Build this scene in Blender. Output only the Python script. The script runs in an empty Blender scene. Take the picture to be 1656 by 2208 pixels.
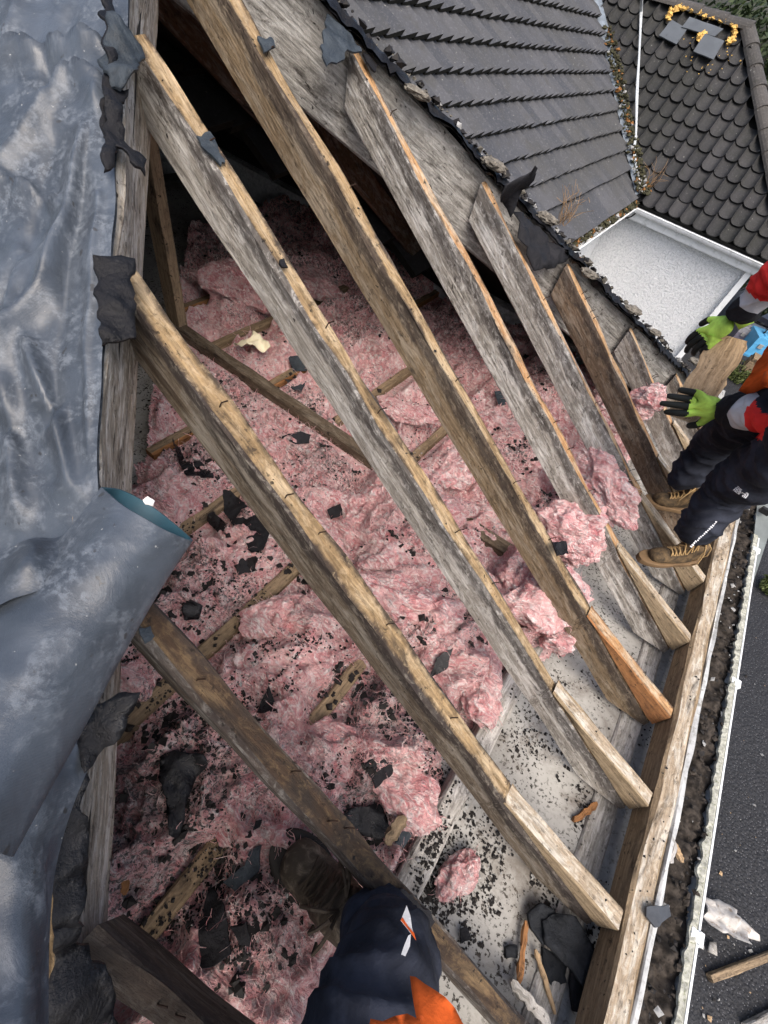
import bpy, bmesh, math, random
from mathutils import Vector, Matrix, noise, geometry
from mathutils.bvhtree import BVHTree
R = math.radians
random.seed(7)
SC = bpy.context.scene
COL = SC.collection

# ------------------------------------------------------------------ camera
FPX, CX, CY = 957.53, 828.0, 1104.0
M = Matrix(((0.78997516, 0.58040265, 0.19766641),
            (0.56862898, -0.57292278, -0.59027161),
            (-0.22934762, 0.57869876, -0.78262853)))      # world -> camera (x right, y down, z ahead)
MT = M.transposed()
cd = bpy.data.cameras.new('camera'); cam = bpy.data.objects.new('camera', cd); COL.objects.link(cam)
cd.sensor_fit = 'HORIZONTAL'; cd.sensor_width = 36; cd.lens = 36 * FPX / 1656
cd.clip_start = 0.02; cd.clip_end = 2000
rot = Matrix((M[0], -M[1], -M[2])).transposed()
cam.matrix_world = rot.to_4x4()
SC.camera = cam
# ------------------------------------------------------------------ world, sun, exposure
W = bpy.data.worlds.new('World'); SC.world = W; W.use_nodes = True
wn = W.node_tree.nodes; wl = W.node_tree.links
bg = wn['Background']
sky = wn.new('ShaderNodeTexSky'); sky.sky_type = 'NISHITA'; sky.sun_disc = False
SUN_EL, SUN_AZ = 58, 135
sky.sun_elevation = R(SUN_EL); sky.sun_rotation = R(SUN_AZ); sky.dust_density = 6.0; sky.air_density = 1.0
wl.new(sky.outputs[0], bg.inputs[0]); bg.inputs[1].default_value = 0.15
sd = bpy.data.lights.new('sun', 'SUN'); sd.energy = 0.95; sd.angle = R(45); sd.color = (1, 0.985, 0.965)
so = bpy.data.objects.new('sun', sd); COL.objects.link(so)
sdir = Vector((math.sin(R(SUN_AZ)) * math.cos(R(SUN_EL)), math.cos(R(SUN_AZ)) * math.cos(R(SUN_EL)), math.sin(R(SUN_EL))))
so.rotation_euler = (-sdir).to_track_quat('-Z', 'Y').to_euler()
SC.view_settings.view_transform = 'Standard'; SC.view_settings.look = 'None'
SC.view_settings.exposure = 0.92; SC.view_settings.gamma = 1
SC.render.engine = 'CYCLES'

# ------------------------------------------------------------------ geometry helpers
PIT = R(33.969); SN, CS = math.sin(PIT), math.cos(PIT)
S = 0.82
NR = Vector((SN, 0, CS))                 # normal of the open roof face
ZG = -3.85                               # ground
ZC = -1.63                               # top of the ceiling boards
ZJ = -1.545                              # top of the ceiling joists
def ray(px, py): return MT @ Vector(((px - CX) / FPX, (py - CY) / FPX, 1.0))
def hit(px, py, n, c):
    r = ray(px, py); return r * (c / r.dot(Vector(n)))
def atz(px, py, z): return hit(px, py, (0, 0, 1), z)
def aty(px, py, y): return hit(px, py, (0, 1, 0), y)
def atx(px, py, x): return hit(px, py, (1, 0, 0), x)
def raf(px, py, o=0.0): return hit(px, py, NR, -S + o)
def dist(px, py, d): return ray(px, py).normalized() * d
def zroof(x): return -(S + SN * x) / CS          # top of rafters of the open face
def nz(p, s=1.0, o=0.0): return noise.noise(Vector((p[0] * s + o, p[1] * s + o * 1.7, p[2] * s - o)))
def fb(p, s=1.0, o=0.0, n=4):
    v = 0; a = 1; t = 0
    for i in range(n):
        v += a * nz(p, s, o + i * 3.1); t += a; a *= .5; s *= 2.03
    return v / t
def sstep(a, b, x):
    t = max(0, min(1, (x - a) / (b - a))); return t * t * (3 - 2 * t)
def lerp(a, b, t): return a + (b - a) * t

class MB:
    def __init__(s): s.v = []; s.f = []; s.m = []; s.g = []
    def add(s, vs, fs, mi=0, gs=None):
        o = len(s.v)
        s.v += [Vector(v) for v in vs]
        s.g += [Vector(g) for g in gs] if gs else [Vector(v) for v in vs]
        for i, f in enumerate(fs):
            s.f.append(tuple(o + k for k in f)); s.m.append(mi[i] if isinstance(mi, list) else mi)
    def box(s, c, sx, sy, sz, mi=0, ax=None):
        X, Y, Z = ax if ax else (Vector((1, 0, 0)), Vector((0, 1, 0)), Vector((0, 0, 1)))
        c = Vector(c)
        vs = [c + X * (a * sx / 2) + Y * (b * sy / 2) + Z * (d * sz / 2) for a in (-1, 1) for b in (-1, 1) for d in (-1, 1)]
        s.add(vs, [(0, 1, 3, 2), (4, 6, 7, 5), (0, 4, 5, 1), (2, 3, 7, 6), (0, 2, 6, 4), (1, 5, 7, 3)], mi)
    def tube(s, pts, r, n=8, mi=0, cap=True):
        pts = [Vector(p) for p in pts]; rs = r if isinstance(r, (list, tuple)) else [r] * len(pts)
        vs = []; up = None
        for i, p in enumerate(pts):
            d = (pts[min(i + 1, len(pts) - 1)] - pts[max(i - 1, 0)])
            if d.length < 1e-9: d = Vector((0, 0, 1))
            d.normalize()
            if up is None: up = d.orthogonal().normalized()
            up = (up - d * up.dot(d)); up = up.normalized() if up.length > 1e-6 else d.orthogonal().normalized()
            w = d.cross(up)
            for k in range(n):
                a = 2 * math.pi * k / n
                vs.append(p + up * (math.cos(a) * rs[i]) + w * (math.sin(a) * rs[i]))
        fs = [(i * n + k, i * n + (k + 1) % n, (i + 1) * n + (k + 1) % n, (i + 1) * n + k) for i in range(len(pts) - 1) for k in range(n)]
        if cap: fs += [tuple(range(n - 1, -1, -1)), tuple((len(pts) - 1) * n + k for k in range(n))]
        s.add(vs, fs, mi)
    def grid(s, P, mi=0, closed=False, gs=None):
        nr, nc = len(P), len(P[0]); vs = [p for row in P for p in row]
        fs = []
        for i in range(nr - 1):
            for j in range(nc - (0 if closed else 1)):
                fs.append((i * nc + j, i * nc + (j + 1) % nc, (i + 1) * nc + (j + 1) % nc, (i + 1) * nc + j))
        s.add(vs, fs, mi, gs)
WB = {}
def link(name, mb, mats, parent=None, base=None, smooth=False):
    base = Vector(base) if base is not None else sum(mb.v, Vector()) / max(1, len(mb.v))
    me = bpy.data.meshes.new(name)
    me.from_pydata([tuple(v - base) for v in mb.v], [], mb.f)
    for m in (mats if isinstance(mats, list) else [mats]): me.materials.append(m)
    me.polygons.foreach_set('material_index', mb.m)
    at = me.attributes.new('gc', 'FLOAT_VECTOR', 'POINT')
    at.data.foreach_set('vector', [c for g in mb.g for c in g])
    if smooth: me.polygons.foreach_set('use_smooth', [True] * len(me.polygons))
    me.update()
    o = bpy.data.objects.new(name, me); COL.objects.link(o)
    if parent is not None:
        o.parent = parent; o.location = base - WB.get(parent.name, parent.location)
    else: o.location = base
    WB[o.name] = base.copy()
    return o
def empty(name, loc):
    o = bpy.data.objects.new(name, None); o.empty_display_size = .1; COL.objects.link(o); o.location = loc; return o
def tag(o, label, cat, group=None, kind=None):
    o['label'] = label; o['category'] = cat
    if group: o['group'] = group
    if kind: o['kind'] = kind
    return o
def struct(o, kind='structure'):
    o['kind'] = kind; return o

# ------------------------------------------------------------------ materials
class NT:
    def __init__(s, name):
        s.mat = bpy.data.materials.new(name); s.mat.use_nodes = True
        s.t = s.mat.node_tree; s.n = s.t.nodes; s.b = s.n['Principled BSDF']
        s.b.inputs['Specular IOR Level'].default_value = .35
    def new(s, typ, **kw):
        n = s.n.new(typ)
        for k, v in kw.items(): setattr(n, k, v)
        return n
    def L(s, a, b): s.t.links.new(a, b)
    def val(s, sock, v):
        if hasattr(v, 'is_linked') or isinstance(v, bpy.types.NodeSocket): s.L(v, sock)
        else: sock.default_value = v
    def coord(s, kind='gc', scale=(1, 1, 1), loc=(0, 0, 0)):
        if kind == 'gc': o = s.new('ShaderNodeAttribute', attribute_name='gc').outputs['Vector']
        elif kind == 'pos': o = s.new('ShaderNodeNewGeometry').outputs['Position']
        else: o = s.new('ShaderNodeTexCoord').outputs[kind]
        m = s.new('ShaderNodeMapping'); m.inputs['Scale'].default_value = scale; m.inputs['Location'].default_value = loc
        s.L(o, m.inputs['Vector']); return m.outputs[0]
    def noise(s, co, scale=1, detail=6, rough=.6, dist=0):
        n = s.new('ShaderNodeTexNoise'); s.L(co, n.inputs['Vector'])
        n.inputs['Scale'].default_value = scale; n.inputs['Detail'].default_value = detail
        n.inputs['Roughness'].default_value = rough; n.inputs['Distortion'].default_value = dist
        return n.outputs[0]
    def ramp(s, f, lo, hi, a=0.0, b=1.0):
        n = s.new('ShaderNodeMapRange'); n.interpolation_type = 'SMOOTHSTEP'
        s.L(f, n.inputs[0]); n.inputs[1].default_value = lo; n.inputs[2].default_value = hi
        n.inputs[3].default_value = a; n.inputs[4].default_value = b; return n.outputs[0]
    def mix(s, f, a, b, mode='MIX'):
        n = s.new('ShaderNodeMix', data_type='RGBA', blend_type=mode)
        s.val(n.inputs[0], f)
        for i, x in ((6, a), (7, b)):
            if isinstance(x, tuple): n.inputs[i].default_value = (*x, 1) if len(x) == 3 else x
            else: s.L(x, n.inputs[i])
        return n.outputs[2]
    def math(s, op, a, b=0.0):
        n = s.new('ShaderNodeMath', operation=op); s.val(n.inputs[0], a); s.val(n.inputs[1], b); return n.outputs[0]
    def rnd(s): return s.new('ShaderNodeNewGeometry').outputs['Random Per Island']
    def bump(s, h, st=.5, d=.01):
        n = s.new('ShaderNodeBump'); n.inputs['Strength'].default_value = st; n.inputs['Distance'].default_value = d
        s.L(h, n.inputs['Height']); s.L(n.outputs[0], s.b.inputs['Normal'])
    def fin(s, col, rough=.8, spec=None):
        if isinstance(col, tuple): s.b.inputs['Base Color'].default_value = (*col, 1)
        else: s.L(col, s.b.inputs['Base Color'])
        s.val(s.b.inputs['Roughness'], rough)
        if spec is not None: s.b.inputs['Specular IOR Level'].default_value = spec
        return s.mat

def wood(name, a, b, dark=(.03, .024, .02), stain=.45, speck=.5, edge=0.0, pale=None, wane=0.0):
    t = NT(name)
    g = t.noise(t.coord('gc', (3.5, 60, 60)), 1, 8, .65, .4)
    g2 = t.noise(t.coord('gc', (14, 160, 160)), 1, 4, .6)
    bl = t.noise(t.coord('gc', (4, 14, 14), (3, 1, 2)), 1, 6, .65, .6)
    col = t.mix(t.ramp(g, .3, .7), a, b)
    if pale: col = t.mix(t.ramp(t.noise(t.coord('gc', (6, 22, 22), (9, 2, 7)), 1, 8, .7, .8), .46, .62), col, pale)
    col = t.mix(t.ramp(g2, .35, .65, .0, .35), col, dark)
    col = t.mix(t.ramp(bl, .66 - stain * .28, .82 - stain * .25, 0, .9), col, dark)
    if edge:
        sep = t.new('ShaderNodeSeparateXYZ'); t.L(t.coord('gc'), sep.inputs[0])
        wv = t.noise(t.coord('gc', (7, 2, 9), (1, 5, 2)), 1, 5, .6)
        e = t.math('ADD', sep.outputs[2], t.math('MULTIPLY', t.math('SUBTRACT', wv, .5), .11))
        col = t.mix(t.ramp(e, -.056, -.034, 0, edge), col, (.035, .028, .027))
    if wane:
        se = t.new('ShaderNodeSeparateXYZ'); t.L(t.coord('gc'), se.inputs[0])
        wn_ = t.noise(t.coord('gc', (9, 1, 3), (4, 8, 2)), 1, 6, .65)
        ee = t.math('ADD', t.math('ABSOLUTE', se.outputs[1]), t.math('MULTIPLY', t.math('SUBTRACT', wn_, .5), .06))
        col = t.mix(t.ramp(ee, .010, .024, 0, wane), col, (.045, .034, .028))
    mo = t.noise(t.coord('gc', (38, 60, 60), (5, 1, 9)), 1, 6, .75, .5); mo2 = t.noise(t.coord('gc', (7, 18, 18), (15, 11, 9)), 1, 4, .6)
    col = t.mix(t.math('MULTIPLY', t.ramp(mo, .5, .66), .45), col, pale or b)
    col = t.mix(t.math('MULTIPLY', t.ramp(mo, .47, .34), t.ramp(mo2, .36, .6, .12, .75)), col, dark)
    sp = t.noise(t.coord('gc', (75, 75, 75), (2, 2, 2)), 1, 3, .5)
    sp2 = t.noise(t.coord('gc', (16, 22, 22), (7, 2, 2)), 1, 3, .5)
    m = t.math('MULTIPLY', t.ramp(sp, .68 - .09 * speck, .73 - .09 * speck), t.ramp(sp2, .50, .64))
    col = t.mix(t.math('MULTIPLY', m, .9), col, (.015, .012, .01))
    kn = t.new('ShaderNodeTexVoronoi'); t.L(t.coord('gc', (1.1, 5, 5), (3, 3, 3)), kn.inputs['Vector']); kn.inputs['Scale'].default_value = 1
    col = t.mix(t.ramp(kn.outputs['Distance'], .05, .11, .7, 0), col, (.03, .018, .01))
    h = t.math('ADD', g, t.math('MULTIPLY', g2, .6))
    t.bump(t.math('ADD', h, mo), .8, .008)
    return t.fin(col, .88, .2)

def fabric(name, col, var=.35, sc=60, rough=.9):
    t = NT(name); n = t.noise(t.coord('pos'), sc, 5, .7); n2 = t.noise(t.coord('pos'), 9, 5, .6, .6)
    dk = tuple(c * (1 - var) for c in col); lt = tuple(min(1, c * (1 + var) + .004) for c in col)
    c = t.mix(t.ramp(n2, .35, .7), dk, lt)
    c = t.mix(t.ramp(n, .62, .75, 0, .5), c, tuple(min(1, x * 1.6 + .03) for x in col))
    t.bump(t.math('ADD', t.math('MULTIPLY', n, .3), n2), .45, .012)
    return t.fin(c, rough, .2)
def plain(name, col, rough=.6, var=.25, sc=12, spec=.3, metal=0, dirt=None):
    t = NT(name); n = t.noise(t.coord('pos'), sc, 7, .65, .3)
    c = t.mix(t.ramp(n, .3, .7), tuple(x * (1 - var) for x in col), tuple(min(1, x * (1 + var * .4)) for x in col))
    if dirt:
        c = t.mix(t.ramp(t.noise(t.coord('pos'), sc * 2.3, 8, .7, .5), .5, .68, 0, .8), c, dirt)
    t.bump(n, .25, .004); t.b.inputs['Metallic'].default_value = metal
    return t.fin(c, rough, spec)

M_DARKW = wood('dark old timber', (.10, .065, .04), (.17, .115, .07), stain=.5, speck=.4, pale=(.26, .24, .21))
M_JOIST = wood('joist timber', (.20, .145, .09), (.33, .245, .155), stain=.45, speck=.7)
M_JORNG = wood('orange joist timber', (.27, .12, .045), (.42, .21, .09), stain=.2, speck=.5)
M_GREYW = wood('grey weathered timber', (.22, .205, .18), (.46, .44, .40), stain=.35, speck=.5, pale=(.55, .53, .50))
M_PLATE = wood('eave plate timber', (.30, .23, .155), (.47, .38, .27), stain=.45, speck=.5, pale=(.60, .55, .46))
M_SPLIT = wood('fresh split timber', (.36, .24, .13), (.6, .43, .26), stain=.15, speck=.3)
M_TOP = wood('rafter top face', (.21, .14, .07), (.41, .285, .15), stain=.42, speck=.9, pale=(.49, .375, .235), wane=.95)
M_TOP2 = wood('rafter top face rust', (.034, .022, .015), (.075, .046, .028), stain=.6, speck=.8, pale=(.17, .115, .062), wane=.8)
M_BLKW = wood('blackened timber', (.035, .026, .02), (.075, .055, .04), stain=.4, speck=.4, pale=(.10, .085, .07))
M_TOP3 = wood('rafter top face orange', (.34, .18, .08), (.60, .36, .17), stain=.45, speck=.7, pale=(.52, .42, .30), wane=.8)

def mk_wool(name='pink glass wool', dirt=1.0, attr=True):
    t = NT(name); p = t.coord('pos')
    a = t.noise(p, 9, 8, .68, 1.4); b = t.noise(p, 34, 7, .7, 1.1); c_ = t.noise(t.coord('pos', (1, 1, 1), (4, 2, 1)), 3.0, 5, .6, .5)
    col = t.mix(t.ramp(a, .33, .67), (.60, .185, .20), (.93, .53, .515))
    col = t.mix(t.ramp(b, .46, .66, 0, .9), col, (.97, .84, .81))
    col = t.mix(t.ramp(b, .28, .42, .8, 0), col, (.46, .15, .165))
    st = t.noise(t.coord('pos', (1, 1, 1), (8, 2, 5)), 22, 5, .75, 3.5)
    col = t.mix(t.ramp(st, .55, .66, 0, .5), col, (.97, .88, .86))
    str_ = None
    for k_, (rz, ry) in enumerate(((.3, .4), (1.5, -.3), (2.5, .7))):
        m_ = t.new('ShaderNodeMapping'); m_.inputs['Rotation'].default_value = (ry, .3 * k_, rz); m_.inputs['Scale'].default_value = (9, 95, 70)
        wp = t.new('ShaderNodeTexNoise'); t.L(p, wp.inputs['Vector']); wp.inputs['Scale'].default_value = 7; wp.inputs['Detail'].default_value = 3
        vm = t.new('ShaderNodeVectorMath', operation='MULTIPLY_ADD'); t.L(wp.outputs[1], vm.inputs[0]); vm.inputs[1].default_value = (.12, .12, .12); t.L(p, vm.inputs[2])
        t.L(vm.outputs[0], m_.inputs['Vector']); n_ = t.noise(m_.outputs[0], 1, 4, .6)
        if str_ is None: str_ = n_
        else:
            mk_ = t.ramp(t.noise(t.coord('pos', (1, 1, 1), (k_ * 5, 2, 1)), 8, 3, .5), .44, .56); mm = t.new('ShaderNodeMix', data_type='FLOAT'); t.L(mk_, mm.inputs[0]); t.L(str_, mm.inputs[2]); t.L(n_, mm.inputs[3]); str_ = mm.outputs[0]
    col = t.mix(t.ramp(str_, .52, .68, 0, .75), col, (.98, .88, .86)); col = t.mix(t.ramp(str_, .46, .32, 0, .5), col, (.52, .17, .19))
    d1 = t.noise(t.coord('pos', (1, 1, 1), (1, 7, 3)), 4.2, 7, .7, .5)
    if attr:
        sx = t.new('ShaderNodeSeparateXYZ'); t.L(t.coord('gc'), sx.inputs[0]); d1 = t.math('ADD', d1, t.math('MULTIPLY', sx.outputs[0], .26))  # attribute adds soot and painted loft shade to the dirt mask
    fine = t.noise(p, 60, 4, .7); fine2 = t.noise(p, 130, 3, .6)
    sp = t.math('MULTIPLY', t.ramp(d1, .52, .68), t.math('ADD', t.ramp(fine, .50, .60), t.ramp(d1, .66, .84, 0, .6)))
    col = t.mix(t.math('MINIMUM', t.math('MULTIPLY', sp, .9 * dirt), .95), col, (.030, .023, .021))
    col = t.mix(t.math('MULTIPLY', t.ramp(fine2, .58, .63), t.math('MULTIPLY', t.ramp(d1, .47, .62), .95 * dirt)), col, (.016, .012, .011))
    col = t.mix(t.ramp(c_, .54, .74, 0, .4 * dirt), col, (.25, .15, .14))
    t.bump(t.math('ADD', t.math('MULTIPLY', a, .5), t.math('ADD', b, t.math('ADD', t.math('MULTIPLY', fine, .12), t.math('MULTIPLY', str_, 1.7)))), 1.0, .03)
    t.b.inputs['Sheen Weight'].default_value = .25
    return t.fin(col, .95, .1)
M_WOOL = mk_wool(); M_WOOLT = mk_wool('dusty pink glass wool', .9, False); M_WOOLC = mk_wool('clean pink glass wool', .45, False)

def mk_tarp(name, c1, c2, c3):
    t = NT(name); p = t.coord('pos')
    a = t.noise(t.coord('pos', (5, 5, 9)), 1, 8, .65, .6); b = t.noise(p, 70, 6, .75); c = t.noise(p, 14, 7, .7, .8)
    col = t.mix(t.ramp(a, .35, .65), c1, c2)
    col = t.mix(t.math('MULTIPLY', t.ramp(c, .45, .62), t.ramp(b, .42, .6)), col, c3)
    col = t.mix(t.ramp(t.noise(p, 150, 2, .5), .74, .79, 0, .6), col, (.42, .42, .40))
    col = t.mix(t.ramp(t.noise(t.coord('pos', (1, 1, 1), (5, 5, 5)), 55, 3, .5), .68, .73, 0, .8), col, (.03, .03, .03))
    wv = t.new('ShaderNodeTexWave'); t.L(t.coord('pos', (1, .7, .4)), wv.inputs['Vector']); wv.inputs['Scale'].default_value = 160
    t.bump(t.math('ADD', t.math('ADD', t.math('MULTIPLY', wv.outputs[1], .03), t.math('MULTIPLY', b, .3)), c), .35, .006)
    return t.fin(col, t.ramp(c, .35, .65, .30, .52), .5)
M_TARP = mk_tarp('grey roofing membrane', (.036, .044, .055), (.064, .077, .095), (.112, .128, .148))
M_TARPIN = plain('teal membrane back', (.03, .085, .11), .5, .3)

def mk_felt(name, wet=0.5, base=(.004, .004, .005)):
    t = NT(name); p = t.coord('pos'); a = t.noise(p, 22, 8, .7, .6); b = t.noise(p, 130, 4, .6)
    col = t.mix(t.ramp(a, .35, .7), base, tuple(c * 2.0 + .002 for c in base))
    col = t.mix(t.ramp(b, .63, .74, 0, .4), col, (.06, .06, .06))
    t.bump(t.math('ADD', a, t.math('MULTIPLY', b, .4)), .8, .008)
    return t.fin(col, t.ramp(a, .4, .6, .55 - wet * .35, .85 - wet * .35), .10 + .3 * wet)
M_FELT = mk_felt('bitumen felt', .45); M_FELTD = mk_felt('dry felt shard', .05, (.011, .011, .0125)); M_FELTW = mk_felt('wet bitumen felt', .95, (.004, .004, .005))
M_FELTB = mk_felt('blue grey felt', .4, (.022, .028, .034))
M_SLATED = mk_felt('charcoal slate', 0, (.013, .0145, .017))
M_SLATE = plain('blue grey slate', (.055, .062, .072), .5, .3, 20)

def mk_tile(name, c1, c2, moss):
    t = NT(name); p = t.coord('pos'); a = t.noise(p, 7, 8, .7); b = t.noise(p, 45, 6, .7); r = t.rnd(); big = t.noise(p, .9, 5, .6)
    col = t.mix(r, c1, c2); col = t.mix(t.ramp(big, .4, .65, 0, .6), col, moss)
    col = t.mix(t.ramp(b, .5, .7, 0, .55), col, tuple(c * 1.8 for c in c2))
    col = t.mix(t.ramp(a, .5, .72, 0, .7), col, moss)
    col = t.mix(t.ramp(t.noise(p, 30, 3, .5), .70, .74, 0, .7), col, (.24, .24, .22))
    t.bump(t.math('ADD', b, a), .5, .008)
    return t.fin(col, .75, .3)
M_TILE = mk_tile('flat concrete tile', (.042, .045, .052), (.072, .073, .078), (.052, .051, .046))
M_PANT = mk_tile('pantile', (.019, .019, .020), (.040, .039, .040), (.018, .019, .015))
M_GAP = plain('tile bed', (.008, .008, .007), .95)
M_MOSS = plain('moss and mortar', (.05, .048, .025), .95, .6, 40)
t = NT('white roughcast'); p = t.coord('pos'); vv = t.noise(p, 38, 5, .7, .4); vb = t.noise(p, 3, 4, .6)
c = t.mix(t.ramp(vv, .36, .56), (.70, .73, .745), (.91, .93, .94)); c = t.mix(t.ramp(vb, .4, .7, 0, .2), c, (.7, .73, .75))
t.bump(vv, 1.0, .05); M_WALL = t.fin(c, .9, .2)
M_WHITE = plain('white plastic', (.78, .80, .80), .35, .06, 5, .4, 0, (.5, .52, .5))
M_WHITED = plain('dirty white paint', (.48, .49, .48), .6, .25, 22, .3, 0, (.16, .15, .12))
M_LICH = plain('lichen crust', (.42, .42, .36), .95, .5, 60, .1, 0, (.11, .12, .05))
M_LEAD = plain('lead flashing', (.17, .20, .23), .5, .4, 14, .4)
M_FOAM = plain('yellow foam', (.60, .38, .11), .9, .45, 30)
t = NT('asphalt'); p = t.coord('pos'); a = t.noise(p, 55, 3, .7); b = t.noise(p, 2.2, 6, .6)
v = t.new('ShaderNodeTexVoronoi'); t.L(p, v.inputs['Vector']); v.inputs['Scale'].default_value = 48
c = t.mix(t.ramp(a, .35, .7), (.006, .0065, .008), (.026, .027, .031)); c = t.mix(t.ramp(b, .4, .7, 0, .5), c, (.02, .021, .024))
c = t.mix(t.ramp(v.outputs['Distance'], .10, .24, .8, 0), c, (.17, .17, .18)); t.bump(t.math('ADD', a, v.outputs['Distance']), .8, .012)
M_ASPH = t.fin(c, .7, .35)
t = NT('plasterboard'); p = t.coord('pos'); a = t.noise(p, 5, 7, .65); b = t.noise(p, 90, 4, .6); d = t.noise(p, 5.5, 5, .6, .6)
c = t.mix(t.ramp(a, .3, .7), (.27, .265, .25), (.38, .375, .35))
c = t.mix(t.math('MULTIPLY', t.ramp(b, .54, .62), t.ramp(d, .36, .56)), c, (.03, .026, .022))
c = t.mix(t.ramp(t.noise(p, 3.2, 8, .75, .6), .47, .66, 0, .75), c, (.12, .10, .08)); t.bump(b, .3, .004); M_PLB = t.fin(c, .9, .2)
M_DARK = plain('loft dark lining', (.018, .016, .014), .95, .4)
M_GRIT = plain('black grit', (.013, .011, .010), .7, .5, 60)
M_GRITG = plain('grey crumbs', (.30, .30, .29), .8, .4, 60)
M_BLACK = plain('black plastic', (.012, .012, .013), .4, .2)
M_NAIL = plain('rusty iron', (.05, .03, .02), .6, .4, 40, .4, .6)

# ------------------------------------------------------------------ timbers
SEED = [0]
def timber(mb, A, B, w, ztop, zbot, n=24, jit=.003, ch=.006, mats=(0, 1), side=None):
    """vertical slices from plan point A to B; ztop/zbot are functions of the distance along or numbers"""
    A = Vector((A[0], A[1], 0)); B = Vector((B[0], B[1], 0)); L = (B - A).length; d = (B - A) / L
    l = Vector((-d.y, d.x, 0)) if side is None else Vector(side)
    SEED[0] += 1; sd_ = SEED[0] * 3.7
    zt = ztop if callable(ztop) else (lambda s: ztop); zb = zbot if callable(zbot) else (lambda s: zbot)
    P = []; G = []
    for i in range(n + 1):
        s = L * i / n; c = A + d * s; t_, b_ = zt(s), zb(s)
        def J(k, q=1): return jit * q * nz((s * 6 + sd_, k * 5.3, sd_), 1) * 2
        prof = [(-w / 2 + ch + J(1), t_ + J(2)), (w / 2 - ch + J(3), t_ + J(4)), (w / 2 + J(5), t_ - ch * 1.2 + J(6)), (w / 2 + J(7, .5), b_ + ch),
                (w / 2 - ch, b_), (-w / 2 + ch, b_), (-w / 2 + J(8, .5), b_ + ch), (-w / 2 + J(9), t_ - ch * 1.2 + J(10))]
        P.append([c + l * a + Vector((0, 0, z)) for a, z in prof])
        slope = math.hypot(1, (zt(min(L, s + .01)) - zt(max(0, s - .01))) / .02)
        G.append([Vector((s * slope + sd_ * 3, a, z - t_)) for k, (a, z) in enumerate(prof)])
    vs = [p for r in P for p in r]; gs = [g for r in G for g in r]
    fs = []; mi = []
    for i in range(n):
        for k in range(8):
            fs.append((i * 8 + k, i * 8 + (k + 1) % 8, (i + 1) * 8 + (k + 1) % 8, (i + 1) * 8 + k)); mi.append(mats[1] if k == 0 else mats[0])
    fs += [tuple(range(7, -1, -1)), tuple(n * 8 + k for k in range(8))]; mi += [mats[0]] * 2
    mb.add(vs, fs, mi, gs)

HIPC = -0.400       # near hip: x + y
def hipx(y): return HIPC - y
rafdef = [
 # y right edge, thick, depth, a, b, pale, stain, top material, label
 (-.205, .045, .13, (.06, .045, .03), (.11, .08, .055), (.16, .13, .10), .55, M_BLKW, 'dark stained rafter crossing the bottom left corner below the ragged hip board', .5),
 (.118, .052, .13, (.07, .055, .042), (.13, .10, .075), (.24, .23, .21), .55, M_TOP2, 'dark rust brown rafter that starts under the membrane roll and passes beside the leg', .6),
 (.458, .055, .13, (.10, .08, .056), (.19, .15, .108), (.29, .26, .215), .5, M_TOP, 'brown rafter with bright yellow scuffed top, starting beside the curled felt patch', .85),
 (.797, .048, .12, (.24, .22, .19), (.48, .45, .40), (.62, .60, .56), .38, M_TOP, 'pale grey rafter meeting the hip at the wrinkled blue grey felt cap', .75),
 (1.122, .048, .115, (.15, .108, .064), (.26, .19, .115), (.31, .255, .185), .40, M_TOP, 'ochre brown rafter with saw marks, its foot beside the orange sprocket', .75),
 (1.482, .046, .11, (.24, .22, .19), (.46, .43, .38), (.60, .58, .54), .42, M_TOP3, 'grey streaked rafter hanging from the blue felt tab at the tile edge', .7),
 (1.843, .046, .11, (.25, .235, .21), (.49, .46, .41), (.62, .61, .58), .45, M_TOP3, 'pale mottled rafter whose top sits under the torn standing felt flap', .6),
 (2.185, .046, .11, (.13, .085, .055), (.21, .15, .10), (.27, .22, .17), .5, M_TOP3, 'dark brown rafter behind the black drooping felt, ending at the far boot', .6),
 (2.545, .046, .11, (.19, .165, .14), (.34, .31, .27), (.48, .46, .43), .5, M_TOP3, 'short grey brown rafter above the pale wool tuft near the white wall', .6),
 (2.89, .046, .11, (.18, .15, .12), (.30, .26, .21), (.42, .40, .36), .5, M_TOP3, 'very short rafter behind the timber held by the worker', .6),
 (3.20, .046, .11, (.16, .12, .09), (.26, .21, .16), (.40, .38, .34), .5, M_TOP3, 'shortest far rafter beneath the worker\'s gloved hand', .6),
]
XS0, XS1, ZS1 = .40, .852, -1.458      # sprocket start, end, and its end height
zs0 = zroof(XS0)
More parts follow.
